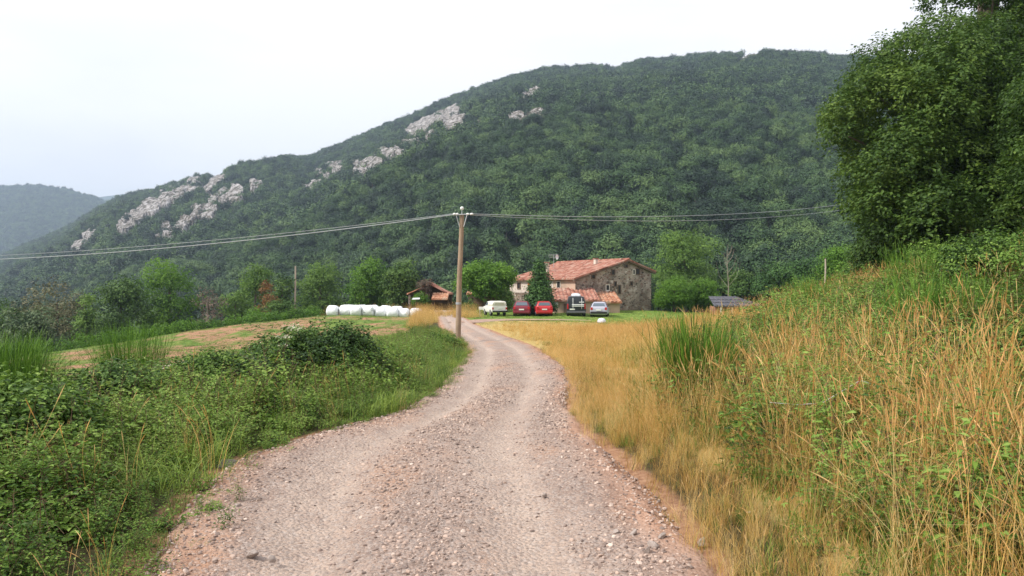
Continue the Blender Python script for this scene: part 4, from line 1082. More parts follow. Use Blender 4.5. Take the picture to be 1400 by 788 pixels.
# white pickup
x = uw(683) * 70.5
p = empty('pickup_truck', (x, 70.5, hz(x, 70.5)), 'white pickup truck with cream canopy, leftmost of the parked vehicles', 'pickup truck', 'vehicles parked on the lawn by the farmhouse', R(16))
wp = paint('white_car_paint', (.78, .76, .73)); half = .80
mb = MB(); hull(mb, [(0, .42, .98, 1.0, half * .97, .99), (.03, .38, 1.0, 1.03, half * .96, 1), (1.75, .35, 1.0, 1.03, half * .96, 1), (1.8, .35, 1.02, 1.46, half * .86, 1), (2.5, .35, 1.02, 1.47, half * .85, 1), (2.85, .35, .98, 1.03, half * .9, 1), (3.7, .36, .92, .96, half * .88, .98), (3.85, .4, .8, .83, half * .85, .96)], half)
smooth_bevel(mb.obj('body', wp, p), .02)
mb = MB(); hull(mb, [(.02, 1.03, 1.12, 1.40, half * .86, .95), (.08, 1.03, 1.12, 1.50, half * .84, .96), (1.74, 1.03, 1.12, 1.52, half * .84, .96)], half)
can = mb.obj('canopy', plain('cream_canvas', (.70, .67, .59), .8), p); p.scale = (.94, .94, .94); smooth_bevel(can, .03)
mb = MB(); slabq(mb, [(-.5, .015, 1.10), (.5, .015, 1.10), (.46, .035, 1.36), (-.46, .035, 1.36)], .012, (0, -1, .05)); mb.obj('rear_window', plain('hazy_film', (.42, .40, .30), .4), can)
for s in (-1, 1):
    mb = MB(); slabq(mb, [(s * half * .955, 1.9, 1.05), (s * half * .955, 2.6, 1.05), (s * half * .885, 2.42, 1.38), (s * half * .885, 1.9, 1.38)], .012, (s, 0, .2)); mb.obj('side_window', GLASS, p)
    mb = MB(); box(mb, (s * half * .88, -.01, .78), (.14, .06, .2)); mb.obj('tail_lamp', RED_LAMP, p)
    for y in (.75, 3.1): wheel(p, s * (half - .1), y, .34)
mb = MB(); box(mb, (0, -.06, .48), (1.5, .12, .14)); mb.obj('bumper', BLACKP, p)
mb = MB(); box(mb, (.1, -.015, .78), (.45, .05, .12)); mb.obj('number_plate', PLATE, p)

# ------------------------------------------------------------------ wrapped bales
WRAP = plain('white_silage_wrap', (.80, .81, .83), .32, spec=.5, var=.05, scale=3, bump=1.0, bscale=4)
def bale(x, y, label, seed, sc_=1.0):
    rng = np.random.default_rng(seed)
    r, hl = .56 * sc_, .525 * sc_
    prof = [(-hl, .0), (-hl, r * .5), (-hl * .95, r * .76), (-hl * .8, r * .94), (-hl * .6, r), (-hl * .2, r * 1.02), (hl * .2, r * 1.02), (hl * .6, r), (hl * .8, r * .94), (hl * .95, r * .76), (hl, r * .5), (hl, 0)]
    th = np.linspace(0, 2 * PI, 28, endpoint=False); V = []
    for (a, rr) in prof:
        for t in th:
            q = rr * (1 + .035 * (float(vnoise(np.array(t * 3), np.array(a * 6 + seed * 3), seed)) - .5) * 2)
            zz = q * math.sin(t); zz = max(zz, -r * .86) if zz < 0 else zz
            V.append((a * (1 + .03 * math.sin(t * 3 + seed)), q * math.cos(t) * 1.04, zz + r * .86))
    n = len(th); fs = [(i * n + j, i * n + (j + 1) % n, (i + 1) * n + (j + 1) % n, (i + 1) * n + j) for i in range(len(prof) - 1) for j in range(n)]
    mb = MB(); mb.add(V, fs); o = mb.obj('wrapped_bale', WRAP, smooth=True)
    o.location = (x, y, hz(x, y) - .06); o.rotation_euler = (rng.normal(0, .03), rng.normal(0, .03), rng.normal(0, .10))
    return tag(o, label, 'hay bale', 'white wrapped silage bales in the field corner')
W_ = ['leftmost', 'second from the left', 'third from the left', 'fourth from the left', 'fourth from the right', 'third from the right', 'second from the right', 'rightmost']
for i, px in enumerate((455, 472, 487, 503.5, 520, 536.5, 552.5, 569)):
    d = 70.6 + .35 * math.sin(i * 2.1); bale(uw(px) * d, d, 'white plastic wrapped bale, %s in the front row' % W_[i], 30 + i, 1.0 + .05 * math.sin(i * 3))
W2 = ['leftmost', 'second from the left', 'middle', 'second from the right', 'rightmost']
for i, px in enumerate((478, 494, 510, 527, 543)):
    d = 72.6; bale(uw(px) * d, d, 'white plastic wrapped bale, %s of the back row, only its top showing' % W2[i], 60 + i, 1.08)

# ------------------------------------------------------------------ utility pole with cables
def woodpole(name, px0, px1, d, ytop, r, label, mat):
    x0, x1 = uw(px0) * d, uw(px1) * d; gz = hz(x0, d); h = zat(ytop, d) - gz
    root = empty(name, (x0, d, gz), label, 'pole')
    mb = MB(); q = np.linspace(0, 1, 9)
    tube(mb, [((x1 - x0) * t + .012 * math.sin(t * 9), .01 * math.sin(t * 7), -.6 + (h + .6) * t) for t in q], [r * (1.08 - .28 * t) for t in q], 12)
    mb.obj('shaft', mat, root, smooth=True)
    return root, h, x1 - x0
PW = plain('pole_wood', (.31, .22, .15), .85, var=.45, scale=2.2, bump=.5, bscale=18)
pole, ph, pdx = woodpole('utility_pole', 625, 631.3, 34, 294, .125, 'wooden utility pole at the roadside with white ball insulator on top', PW)
mb = MB()
for s in (-1, 1): tube(mb, [(pdx + s * .10, -.1, ph - .55), (pdx + s * .22, -.12, ph - .12), (pdx + s * .26, -.12, ph + .02)], .022, 6)
tube(mb, [(pdx - .38, -.12, ph - .02), (pdx + .55, -.12, ph + .03)], .03, 6)
tube(mb, [(pdx, 0, ph - .1), (pdx + .01, 0, ph + .24)], .02, 6)
mb.obj('bracket', GREYMETAL, pole)
def ball(mb, c, r, n=10):
    V = []; fs = []
    for i in range(n + 1):
        for j in range(n * 2):
            a = PI * i / n; b = PI * j / n; V.append((c[0] + r * math.sin(a) * math.cos(b), c[1] + r * math.sin(a) * math.sin(b), c[2] + r * math.cos(a)))
    m = n * 2
    for i in range(n):
        for j in range(m): fs.append((i * m + j, (i + 1) * m + j, (i + 1) * m + (j + 1) % m, i * m + (j + 1) % m))
    mb.add(V, fs)
mb = MB(); ball(mb, (pdx + .01, 0, ph + .30), .085); mb.obj('ball_insulator', WHITEP, pole, smooth=True)
for s, L in ((-.33, .07), (-.2, .06), (.28, .07), (.46, .08)):
    mb = MB(); tube(mb, [(pdx + s - L, -.12, ph + .02), (pdx + s - L * .5, -.12, ph + .02), (pdx + s + L * .5, -.12, ph + .03), (pdx + s + L, -.12, ph + .03)], [.02, .05, .05, .02], 8); mb.obj('insulator', WHITEP, pole)
mb = MB(); zc = zat(415, 34) - hz(uw(625) * 34, 34); tube(mb, [(pdx * zc / ph, 0, zc - .05), (pdx * zc / ph, 0, zc + .05)], .132, 12); mb.obj('metal_band', GREYMETAL, pole)
pz = hz(uw(625) * 34, 34)
def cable(a, b, sag, r, label, name='overhead_cable'):
    a, b = np.array(a), np.array(b); t = np.linspace(0, 1, 40)[:, None]
    P = a + (b - a) * t; P[:, 2] -= sag * 4 * (t * (1 - t))[:, 0]
    mb = MB(); c0 = P[0].copy(); tube(mb, P - c0, r, 5)
    o = mb.obj(name, CABLE); o.location = c0; tag(o, label, 'cable')
CABLE = plain('grey_cable', (.36, .38, .40), .6, var=.1)
X0 = uw(631.3) * 34
def far_pt(px, py, d): return (uw(px) * d, d, zat(py, d))
cable((X0 - .38, 33.88, pz + ph), far_pt(-60, 357, 44), .35, .020, 'lower of two grey cables running left from the roadside pole')
cable((X0 - .30, 33.88, pz + ph + .05), far_pt(-60, 352, 47), .30, .011, 'upper thinner grey cable running left from the roadside pole')
cable((X0 + .52, 33.88, pz + ph + .03), far_pt(1230, 267, 64), .75, .016, 'upper grey cable running right from the roadside pole to the big trees')
cable((X0 + .46, 33.88, pz + ph - .02), far_pt(1230, 274, 62), .85, .013, 'lower grey cable running right from the roadside pole to the big trees')
woodpole('thin_pole', 403, 404, 92, 364, .12, 'thin grey wooden pole standing among the trees beyond the field', plain('grey_pole_wood', (.38, .31, .24), .9, var=.3))
woodpole('thin_pole', 1128, 1128.5, 40, 354, .05, 'short thin pale pole poking out above the right bank', plain('pale_pole_wood', (.42, .36, .30), .9, var=.3))

# sign post, stand, tub
x = uw(656) * 66; s_ = empty('sign_post', (x, 66, hz(x, 66)), 'small post with blank white board by the track junction', 'sign')
mb = MB(); tube(mb, [(0, 0, -.3), (0, 0, .95)], .035, 6); mb.obj('post', GREYMETAL, s_)
mb = MB(); box(mb, (.12, -.05, .80), (.42, .03, .26)); mb.obj('board', WHITEP, s_)
x = uw(569) * 82; s_ = empty('garden_stand', (x, 82, hz(x, 82)), 'small stand with flat whitish top in front of the ruined barn', 'stand')
mb = MB(); tube(mb, [(0, 0, -.3), (0, 0, 1.5)], .04, 6); mb.obj('post', WOOD, s_)
mb = MB(); prism(mb, [(-.42, -.3, 1.45), (.42, -.3, 1.48), (.36, .3, 1.6), (-.38, .3, 1.58)], (0, 0, .05)); mb.obj('top', WHITEP, s_)
x = uw(822.5) * 55; mb = MB(); tube(mb, [(0, 0, 0), (0, 0, .08), (0, 0, .16), (0, 0, .25), (0, 0, .28), (0, 0, .31)], [.32, .32, .29, .24, .17, .02], 16)
o = mb.obj('upturned_tub', plain('bluish_white_plastic', (.70, .73, .80), .4), smooth=True); o.location = (x, 55, hz(x, 55) + .05); tag(o, 'upturned bluish white tub lying in the grass below the parked cars', 'tub')

# ------------------------------------------------------------------ plants: prototypes
def straw_tuft(seed, n=30, h=.62, spread=.16, heads=8, lean=.5, w=.0038, green=.0, headmat=1, hh=1.45):
    rng = np.random.default_rng(seed); mb = MB()
    def base(k, s): return np.stack([rng.normal(0, s, k), rng.normal(0, s, k), np.full(k, -.03)], 1)
    az = rng.uniform(0, 6.28, n); 
    blades(mb, base(n, spread * .6), az, h * rng.uniform(.45, 1.1, n), np.clip(rng.normal(lean, .2, n), .05, 1.1), w, 4, 0, rng.uniform(.1, .9, n))
    if green:
        k = int(n * green); blades(mb, base(k, spread * .7), rng.uniform(0, 6.28, k), h * rng.uniform(.35, .75, k), rng.uniform(.2, .9, k), w * 1.3, 4, 2, rng.uniform(0, 1, k))
    if heads:
        B = base(heads, spread * .5); az = rng.uniform(0, 6.28, heads); hgt = h * hh * rng.uniform(.75, 1.1, heads); ln = np.clip(rng.normal(.28, .16, heads), .04, .8)
        rn = rng.uniform(.3, 1, heads)
        blades(mb, B, az, hgt, ln, w * .62, 6, 0, rn, 'stalk'); blades(mb, B, az, hgt, ln, w * .62, 6, 0, rn, 'stalk', yaw=PI / 2)
        for y in (0, PI / 3, -PI / 3): blades(mb, B, az, hgt, ln, w * 1.3, 4, headmat, rn, 'head', t0=.86, t1=1.04, yaw=y)
    return mb.obj('tuft_kind', [G['straw'], G['seed'] if headmat == 1 else G['rust'], G['grass']], link=False)

def green_tuft(seed, n=34, h=.26, spread=.14, w=.0065, lean=.6):
    rng = np.random.default_rng(seed); mb = MB()
    B = np.stack([rng.normal(0, spread * .6, n), rng.normal(0, spread * .6, n), np.full(n, -.02)], 1)
    blades(mb, B, rng.uniform(0, 6.28, n), h * rng.uniform(.4, 1.15, n), np.clip(rng.normal(lean, .25, n), .05, 1.2), w, 4, 0, rng.uniform(0, 1, n))
    return mb.obj('tuft_kind', [G['grass']], link=False)

def stem_plant(mb, rng, B, az, L, lean, nl, leaf, mleaf=0, mstem=1, tri=False, k=6, aspect=.55, w=.004, upness=1.0):
    blades(mb, B[None], np.array([az]), L, lean, w, 6, mstem, np.array([.5]), 'stalk'); blades(mb, B[None], np.array([az]), L, lean, w, 6, mstem, np.array([.5]), 'stalk', yaw=PI / 2)
    t = np.sort(rng.uniform(.12, 1, nl)); r = L * lean * (.25 * t + .75 * t ** 2.2); z = L * (t - .45 * lean * t ** 3)
    P = np.stack([B[0] + math.cos(az) * r, B[1] + math.sin(az) * r, B[2] + z], 1)
    a = rng.uniform(0, 6.28, nl); out = np.stack([np.cos(a), np.sin(a), rng.uniform(-.15, .45, nl)], 1)
    ps = leaf * rng.uniform(.4, 1.1, nl)
    Q = P + out * ps[:, None]
    N = np.stack([rng.normal(0, .35, nl), rng.normal(0, .35, nl), np.ones(nl)], 1)
    sz = leaf * rng.uniform(.7, 1.25, nl) * (1.15 - .5 * t); rn = np.clip(rng.normal(.35 + .35 * t, .15), 0, 1)
    leaves(mb, Q, out + np.array([0, 0, -.2]), N, sz, sz * aspect, mleaf, rn, k)
    if tri:
        for s in (-1, 1):
            aa = a + s * 1.15; o2 = np.stack([np.cos(aa), np.sin(aa), rng.uniform(-.25, .2, nl)], 1)
            leaves(mb, Q, o2, N + rng.normal(size=N.shape) * .15, sz * .8, sz * .8 * aspect, mleaf, rn, k)

def weed(seed, ns=7, h=.42, lean=.7, nl=16, leaf=.055, mat='weed', tri=False, flowers=0, aspect=.55, link=False, spread=.08):
    rng = np.random.default_rng(seed); mb = MB()
    for i in range(ns):
        B = np.array([rng.normal(0, spread), rng.normal(0, spread), -.03])
        stem_plant(mb, rng, B, rng.uniform(0, 6.28), h * rng.uniform(.7, 1.2), max(.08, rng.normal(lean, lean * .3)), nl, leaf, tri=tri, aspect=aspect)
    for i in range(flowers):
        a = rng.uniform(0, 6.28); r = rng.uniform(0, .15); c = np.array([math.cos(a) * r, math.sin(a) * r, h * rng.uniform(.8, 1.1)])
        m = 26; P = c + np.stack([rng.normal(0, .022, m), rng.normal(0, .022, m), rng.normal(0, .006, m)], 1)
        leaves(mb, P, rng.normal(size=(m, 3)) * np.array([1, 1, .2]), np.array([[0, 0, 1.0]] * m) + rng.normal(size=(m, 3)) * .3, .014, .012, 2, rng.uniform(0, 1, m), 4)
    return mb.obj('weed_kind', [G[mat], G['dead'], G['flower']], link=link)

# ------------------------------------------------------------------ scatter layers
def sample(seed, n, x0, x1, y0, y1, fn):
    rng = np.random.default_rng(seed)
    X = rng.uniform(x0, x1, n); Y = rng.uniform(y0, y1, n)
    m = (np.abs(X) < .86 * Y + 2.5)
    X, Y = X[m], Y[m]
    p = fn(X, Y); m = rng.random(len(X)) < p
    return X[m], Y[m], rng
def lay(name, protos, X, Y, rng, scl, label, tilt=.08, dz=0.0):
    n = len(X); Z = H(X, Y) + dz
    rot = np.stack([rng.normal(0, tilt, n), rng.normal(0, tilt, n), rng.uniform(0, 6.28, n)], 1)
    print(name, n)
    return scatter(name, protos, np.stack([X, Y, Z], 1), rot, scl, rng.integers(0, len(protos), n), label)
def off_road(x, y): return np.abs(x - road_c(y)) - road_w(y)
def rdist(x, y): return x - road_c(y) - road_w(y)       # right of the right edge
def ldist(x, y): return road_c(y) - road_w(y) - x       # left of the left edge
def bramble_line(y): return np.interp(y, [0, 4, 7, 10, 16, 22, 28, 34], [1.7, 1.65, 1.9, 2.6, 4.7, 8.6, 13, 16])
def lawn_line(x): return np.interp(x, [-8, -3, 4, 8, 12, 20, 30], [45, 47, 48, 45, 41, 43, 52])
def patch(x, y, s, sd): return fbm(x / s, y / s, sd, 3)

STRAW = [straw_tuft(300 + i, 30, h, .16, hd, ln, green=g, headmat=m) for i, (h, hd, ln, g, m) in enumerate([(.62, 7, .4, .15, 1), (.7, 10, .3, .1, 1), (.55, 6, .6, .3, 1), (.66, 12, .35, .1, 0), (.5, 4, .8, .35, 1)])]
GREEN = [green_tuft(320 + i, 36, h, .13, w, l) for i, (h, w, l) in enumerate([(.26, .006, .6), (.34, .0075, .45), (.2, .005, .9), (.30, .006, .7)])]
WEED = [weed(340, 8, .40, .7, 18, .055), weed(341, 9, .5, .4, 20, .05), weed(342, 10, .30, .9, 16, .06, aspect=.7), weed(343, 7, .55, .25, 26, .045, aspect=.38),
        weed(344, 9, .36, .8, 18, .05, aspect=.45), weed(345, 6, .34, .8, 12, .085, aspect=.6)]
BRAM = [weed(350, 7, .85, .75, 20, .055, 'bramble', True), weed(351, 8, .7, .95, 18, .06, 'bramble', True), weed(352, 6, .95, .55, 22, .05, 'bramble', True), weed(353, 8, .6, .8, 18, .055, 'bramble', True)]

# dry meadow on the right, near and far
def f_dry(x, y):
    r = rdist(x, y); bl = bramble_line(y) - x
    p = sstep(.05, .5, r) * (1 - sstep(-2, 1.5, y - lawn_line(x))) 
    p = p * np.clip(.045 + .955 * sstep(-.5, .5, bl + 1.4 * (patch(x, y, 1.6, 3) - .5)) * (1 - .0 * y), 0, 1)
    pp = patch(x, y, 2.3, 12)
    p = p * (.30 + .70 * sstep(.42, .54, pp))
    p = np.maximum(p, .42 * (y < 9.5) * sstep(.3, .8, r) * (1 - sstep(1.2, 2.6, x - bramble_line(y))) * sstep(.36, .5, patch(x, y, .8, 14)))
    p = np.where(y > 19, np.maximum(p, .9 * (x < 14) * sstep(.05, .5, r) * (1 - sstep(-2, 1.5, y - lawn_line(x)))), p)
    return p
def h_dry(x, y): return np.clip(.35 + .5 * sstep(.1, 1.6, rdist(x, y)), 0, 1) * (.85 + .35 * patch(x, y, 1.5, 9)) * np.interp(y, [10, 22, 34, 50], [1, .9, .62, .5])
X, Y, rng = sample(1, 5200, .6, 9, 2.2, 13, f_dry); lay('dry_grass', STRAW, X, Y, rng, h_dry(X, Y) * rng.uniform(.75, 1.25, len(X)), 'dry golden grass beside the road')
X, Y, rng = sample(2, 24000, -5, 17, 13, 58, lambda x, y: f_dry(x, y) * (.75 - .25 * sstep(25, 50, y))); lay('dry_meadow', STRAW, X, Y, rng, h_dry(X, Y) * rng.uniform(.75, 1.25, len(X)) * (1 + .1 * sstep(20, 40, Y)), 'golden dry meadow between the road and the farm')
X, Y, rng = sample(9, 1500, 6.5, 12, 18, 30, lambda x, y: np.exp(-((x - 10.4) / 1.6) ** 2 - ((y - 24) / 4) ** 2)); lay('golden_ridge', STRAW, X, Y, rng, rng.uniform(.8, 1.3, len(X)), 'golden grass on the crest of the right bank')
# tall overhanging stalks in the foreground
TALL = [straw_tuft(360 + i, 10, .72, .10, 5, ln, .0042, hh=1.35) for i, ln in enumerate((.5, .75, .6))]
X, Y, rng = sample(3, 300, 1.4, 4.8, 2.9, 8, lambda x, y: sstep(.4, 1.2, rdist(x, y)) * .8); lay('tall_dry_stalks', TALL, X, Y, rng, rng.uniform(.8, 1.15, len(X)), 'tall arching straw stalks over the bank', .18)
# green undergrowth right
X, Y, rng = sample(4, 9000, .6, 12, 2.0, 30, lambda x, y: sstep(.02, .3, rdist(x, y)) * (.25 + .75 * sstep(.42, .58, patch(x, y, 1.4, 41))) * (1 - .4 * sstep(12, 30, y))); lay('green_grass', GREEN, X, Y, rng, rng.uniform(.6, 1.3, len(X)) * (.45 + .55 * sstep(.2, 1.1, rdist(X, Y))), 'green grass growing under the dry stalks')
X, Y, rng = sample(8, 5200, .5, 4, 2.2, 26, lambda x, y: sstep(-.05, .12, rdist(x, y)) * (1 - sstep(.7, 1.3, rdist(x, y))) * .9); lay('short_dry_grass', STRAW, X, Y, rng, rng.uniform(.22, .5, len(X)), 'short dry grass at the right road edge', .2)
# brambles and weeds of the right bank
def f_bank(x, y): return sstep(-.5, .6, x - bramble_line(y) + 1.5 * (patch(x, y, 1.5, 3) - .5)) * (1 - sstep(34, 40, y))
X, Y, rng = sample(5, 9500, 1.5, 24, 2.4, 36, lambda x, y: f_bank(x, y) * np.where(y < 14, 1, .75)); lay('bramble_cover', BRAM + WEED[:2], X, Y, rng, rng.uniform(.75, 1.25, len(X)) * np.interp(Y, [2, 5, 12, 20], [.5, .8, 1.05, 1.15]), 'green brambles and weeds over the right bank', .15)
X, Y, rng = sample(6, 900, 1.3, 7, 2.4, 10, lambda x, y: sstep(.3, .9, rdist(x, y)) * sstep(.48, .6, patch(x, y, .9, 61)) * .55); lay('weed_cover', WEED, X, Y, rng, rng.uniform(.5, .95, len(X)), 'low green weeds among the dry grass')
RUSTY = [straw_tuft(370 + i, 3, .6, .12, 9, .3, .0045, headmat=0, hh=1.3) for i in range(3)]
X, Y, rng = sample(7, 800, 2, 15, 5, 24, lambda x, y: sstep(-1.2, 0, x - bramble_line(y)) * .8 * sstep(.35, .55, patch(x, y, 1.8, 62))); lay('rusty_stalks', RUSTY, X, Y, rng, rng.uniform(.8, 1.3, len(X)), 'thin rusty seed stalks standing over the brambles', .15)

# left verge
def f_left(x, y):
    l = ldist(x, y); ed = x - field_edge(y)
    return sstep(.0, .35, l + .32 + .5 * (patch(x, y, .6, 81) - .5)) * sstep(-.5, .3, ed + .9 * (patch(x, y, 1.3, 82) - .5)) * (1 - sstep(40, 48, y))
def h_left(x, y): return .4 + .95 * sstep(.0, 1.4, ldist(x, y)) * (.25 + 1.3 * patch(x, y, .9, 86))
X, Y, rng = sample(11, 5600, -11, -1, 2.2, 16, lambda x, y: f_left(x, y) * .9); lay('verge_weeds', WEED, X, Y, rng, h_left(X, Y) * rng.uniform(.65, 1.2, len(X)), 'dense green weeds of the left verge')
X, Y, rng = sample(12, 3200, -9, -1.4, 16, 44, lambda x, y: f_left(x, y) * (.5 + .5 * (y < 26))); lay('verge_weeds', WEED[:5], X, Y, rng, h_left(X, Y) * rng.uniform(.65, 1.1, len(X)), 'green weeds along the farther left verge')
X, Y, rng = sample(13, 3000, -11, -2, 2.4, 30, lambda x, y: f_left(x, y) * sstep(.5, 1.4, ldist(x, y)) * sstep(.36, .5, patch(x, y, 2.0, 83))); lay('bramble_verge', BRAM, X, Y, rng, rng.uniform(.55, 1.0, len(X)), 'brambles creeping through the left verge', .15)
X, Y, rng = sample(14, 6500, -9, -.8, 2.2, 46, lambda x, y: np.maximum(f_left(x, y), sstep(-.05, .2, ldist(x, y)) * (1 - sstep(.5, 1.2, ldist(x, y))) * (.5 * sstep(.45, .6, patch(x, y, .8, 84)))) * .8); lay('verge_grass', GREEN, X, Y, rng, rng.uniform(.5, 1.2, len(X)) * np.where(ldist(X, Y) < .4, .6, 1) * np.interp(Y, [10, 25, 45], [1, 1.3, 1.3]), 'green grass of the left verge')
X, Y, rng = sample(15, 700, -9, -1.2, 3, 44, lambda x, y: f_left(x, y) * .5); lay('verge_straw', STRAW[:3], X, Y, rng, rng.uniform(.35, .7, len(X)), 'scattered dry stalks in the left verge')

LONG = [green_tuft(390 + i, 40, .42, .12, .007, .75) for i in range(3)]
X, Y, rng = sample(20, 2600, -7, -1.2, 5, 34, lambda x, y: (ldist(x, y) > -.05) * (1 - sstep(.8, 1.8, ldist(x, y))) * sstep(.48, .6, patch(x, y, 1.6, 93))); lay('long_verge_grass', LONG, X, Y, rng, rng.uniform(.6, 1.1, len(X)), 'longer bright grass clumps at the left road edge')
BIGL = [weed(400, 7, .55, .5, 16, .10, aspect=.6, mat='weed'), weed(401, 6, .9, .22, 30, .075, aspect=.42, mat='weed'), weed(402, 5, .8, .3, 24, .06, aspect=.5, mat='bramble'), weed(403, 6, .45, .7, 14, .12, aspect=.75, mat='bright')]
X, Y, rng = sample(21, 520, -9, -1.8, 3.2, 20, lambda x, y: f_left(x, y) * sstep(.3, .9, ldist(x, y)) * sstep(.42, .56, patch(x, y, 1.1, 95))); lay('tall_verge_weeds', BIGL, X, Y, rng, rng.uniform(.6, 1.1, len(X)), 'taller broad leaved weeds and nettles standing in the left verge')
X, Y, rng = sample(22, 260, 1.8, 9, 3, 12, lambda x, y: sstep(0, .8, x - bramble_line(y)) * sstep(.42, .56, patch(x, y, 1.1, 96))); lay('tall_bank_weeds', BIGL, X, Y, rng, rng.uniform(.6, 1.05, len(X)), 'taller broad leaved weeds on the right bank')
X, Y, rng = sample(23, 300, 1.2, 6, 3, 10, lambda x, y: sstep(.6, 1, rdist(x, y)) * sstep(.5, .6, patch(x, y, .8, 97))); lay('long_bank_grass', LONG, X, Y, rng, rng.uniform(.9, 1.5, len(X)), 'bright green grass clumps among the straw on the right bank')
DEAD = [straw_tuft(410 + i, 2, .5, .1, 3, .35, .005, headmat=0, hh=1.6) for i in range(2)]
X, Y, rng = sample(24, 160, -8, -1.8, 3, 14, lambda x, y: f_left(x, y) * .5); lay('dead_stalks', DEAD, X, Y, rng, rng.uniform(.7, 1.2, len(X)), 'brown dead stalks in the left verge', .25)
# short growth of the hay field and golden fringe round the bales
def f_field(x, y):
    return sstep(0, .6, field_edge(y) - x) * sstep(-1, 0, x - rim(y)) * (1 - sstep(74, 77, y))
SHORT = [green_tuft(380 + i, 26, .10, .16, .008, .9) for i in range(3)]
X, Y, rng = sample(16, 26000, -34, -5, 8, 76, lambda x, y: f_field(x, y) * (.2 + .8 * sstep(.44, .55, patch(x, y * .7, 1.6, 91)))); lay('field_regrowth', SHORT, X, Y, rng, rng.uniform(.6, 1.3, len(X)), 'short green regrowth on the mown hay field')
X, Y, rng = sample(17, 5200, -22, -5.5, 40, 80, lambda x, y: np.maximum(sstep(73, 74.2, y) * (1 - sstep(77, 80, y)) * (x > -19), (ldist(x, y) > .2) * (ldist(x, y) < 2.2) * (y > 46) * (y < 74) * .9)); lay('golden_fringe', STRAW, X, Y, rng, rng.uniform(.8, 1.5, len(X)) * .95, 'golden grass fringe round the bales and along the track')
X, Y, rng = sample(18, 500, -5, -2.5, 58, 70, lambda x, y: np.exp(-((x + 4.1) ** 2 + (y - 64) ** 2 * .15)) * 1.0); lay('golden_clump', STRAW, X, Y, rng, rng.uniform(1, 1.5, len(X)), 'golden clump of grass at the track junction')
X, Y, rng = sample(19, 9000, -4, 26, 47, 82, lambda x, y: sstep(0, 3, y - lawn_line(x)) * (track_dist(x, y) > 1.5) * (rdist(x, y) > .3) * .8); lay('lawn_grass', SHORT, X, Y, rng, rng.uniform(.7, 1.4, len(X)), 'mown green grass round the parked cars')

# low vine hedge along the far rim of the field
def rim_leaves():
    mb = MB(); rng = np.random.default_rng(5); bl = []
    ys = np.linspace(24, 77, 150)
    x0 = rim(ys) - .7 + .3 * np.sin(ys)
    root = (float(x0[60]), float(ys[60]))
    gz = hz(*root)
    for x, y in zip(x0, ys):
        if y > 71 and x > -19: continue
        bl.append((x - root[0], y - root[1], float(H0(np.array([x]), np.array([y]))[0]) - gz + .35, .55 + .12 * math.sin(y * 3)))
    crown(mb, bl, 26000, .14, 9, flat=1.0, aspect=.7)
    o = mb.obj('vine_hedge', G['bright']); o.location = (root[0], root[1], gz)
    tag(o, 'long low row of bright green vines along the far rim of the field', 'hedge')
rim_leaves()

# ------------------------------------------------------------------ individual shrubs
def dome(cx, cy, rx, h, nb, br, rng):
    out = []
    for i in range(nb):
        a = rng.uniform(0, 6.28); q = math.sqrt(rng.random()) ; z = h * (1 - q ** 2) ** .5
        k = rng.uniform(.55, 1)
        out.append((math.cos(a) * q * rx * .85, math.sin(a) * q * rx * .85, max(.12, (z - br * .6) * k), br * rng.uniform(.7, 1.25)))
    return out
def shoots(mb, rng, n, h, rad, mat, w=.006, lean=.22, cx=0, cy=0):
    a = rng.uniform(0, 6.28, n); q = np.sqrt(rng.random(n)) * rad
    B = np.stack([cx + np.cos(a) * q, cy + np.sin(a) * q, np.full(n, 0.0)], 1)
    az = a + rng.normal(0, .5, n); L = h * rng.uniform(.55, 1.08, n); ln = np.abs(rng.normal(lean, .1, n)) * (.4 + q / rad)
    rn = rng.uniform(0, 1, n)
    blades(mb, B, az, L, ln, w, 5, mat, rn, 'stalk', yaw=0); blades(mb, B, az, L, ln, w, 5, mat, rn, 'stalk', yaw=PI / 2)
    # side twigs with tiny leaves
    for s in range(3):
        t = rng.uniform(.35, .85, n); r = L * ln * (.25 * t + .75 * t ** 2.2)
        P = np.stack([B[:, 0] + np.cos(az) * r, B[:, 1] + np.sin(az) * r, L * (t - .45 * ln * t ** 3)], 1)
        blades(mb, P, az + rng.normal(0, 1.2, n), L * (1 - t) * rng.uniform(.7, 1.2, n), np.abs(rng.normal(.3, .1, n)), w * .7, 3, mat, rn, 'stalk')
def flowers(mb, rng, cs, mat, m=60, r=.06):
    for c in cs:
        P = np.array(c) + np.stack([rng.normal(0, r, m), rng.normal(0, r, m), rng.normal(0, r * .25, m)], 1)
        leaves(mb, P, rng.normal(size=(m, 3)) * np.array([1, 1, .3]), np.array([[0, 0, 1.0]] * m) + rng.normal(size=(m, 3)) * .4, .028, .024, mat, rng.uniform(0, 1, m), 4)
def canes(mb, rng, n, rad, h, mat=1, leafmat_=0, leaf=.06, nl=22):
    for i in range(n):
        a = rng.uniform(0, 6.28); B = np.array([math.cos(a) * rad * .5 * rng.random(), math.sin(a) * rad * .5 * rng.random(), 0.0])
        stem_plant(mb, rng, B, a + rng.normal(0, .4), h * rng.uniform(1.1, 1.5), rng.uniform(.5, .8), nl, leaf, leafmat_, mat, True, w=.006)
def shrub(name, x, y, label, cat, build, mats, group=None):
    r = empty(name, (x, y, hz(x, y)), label, cat, group)
    rng = np.random.default_rng(int(abs(x * 31) + y * 7)); build(r, rng); return r
def part(root, name, mb, mats): return mb.obj(name, mats, root)

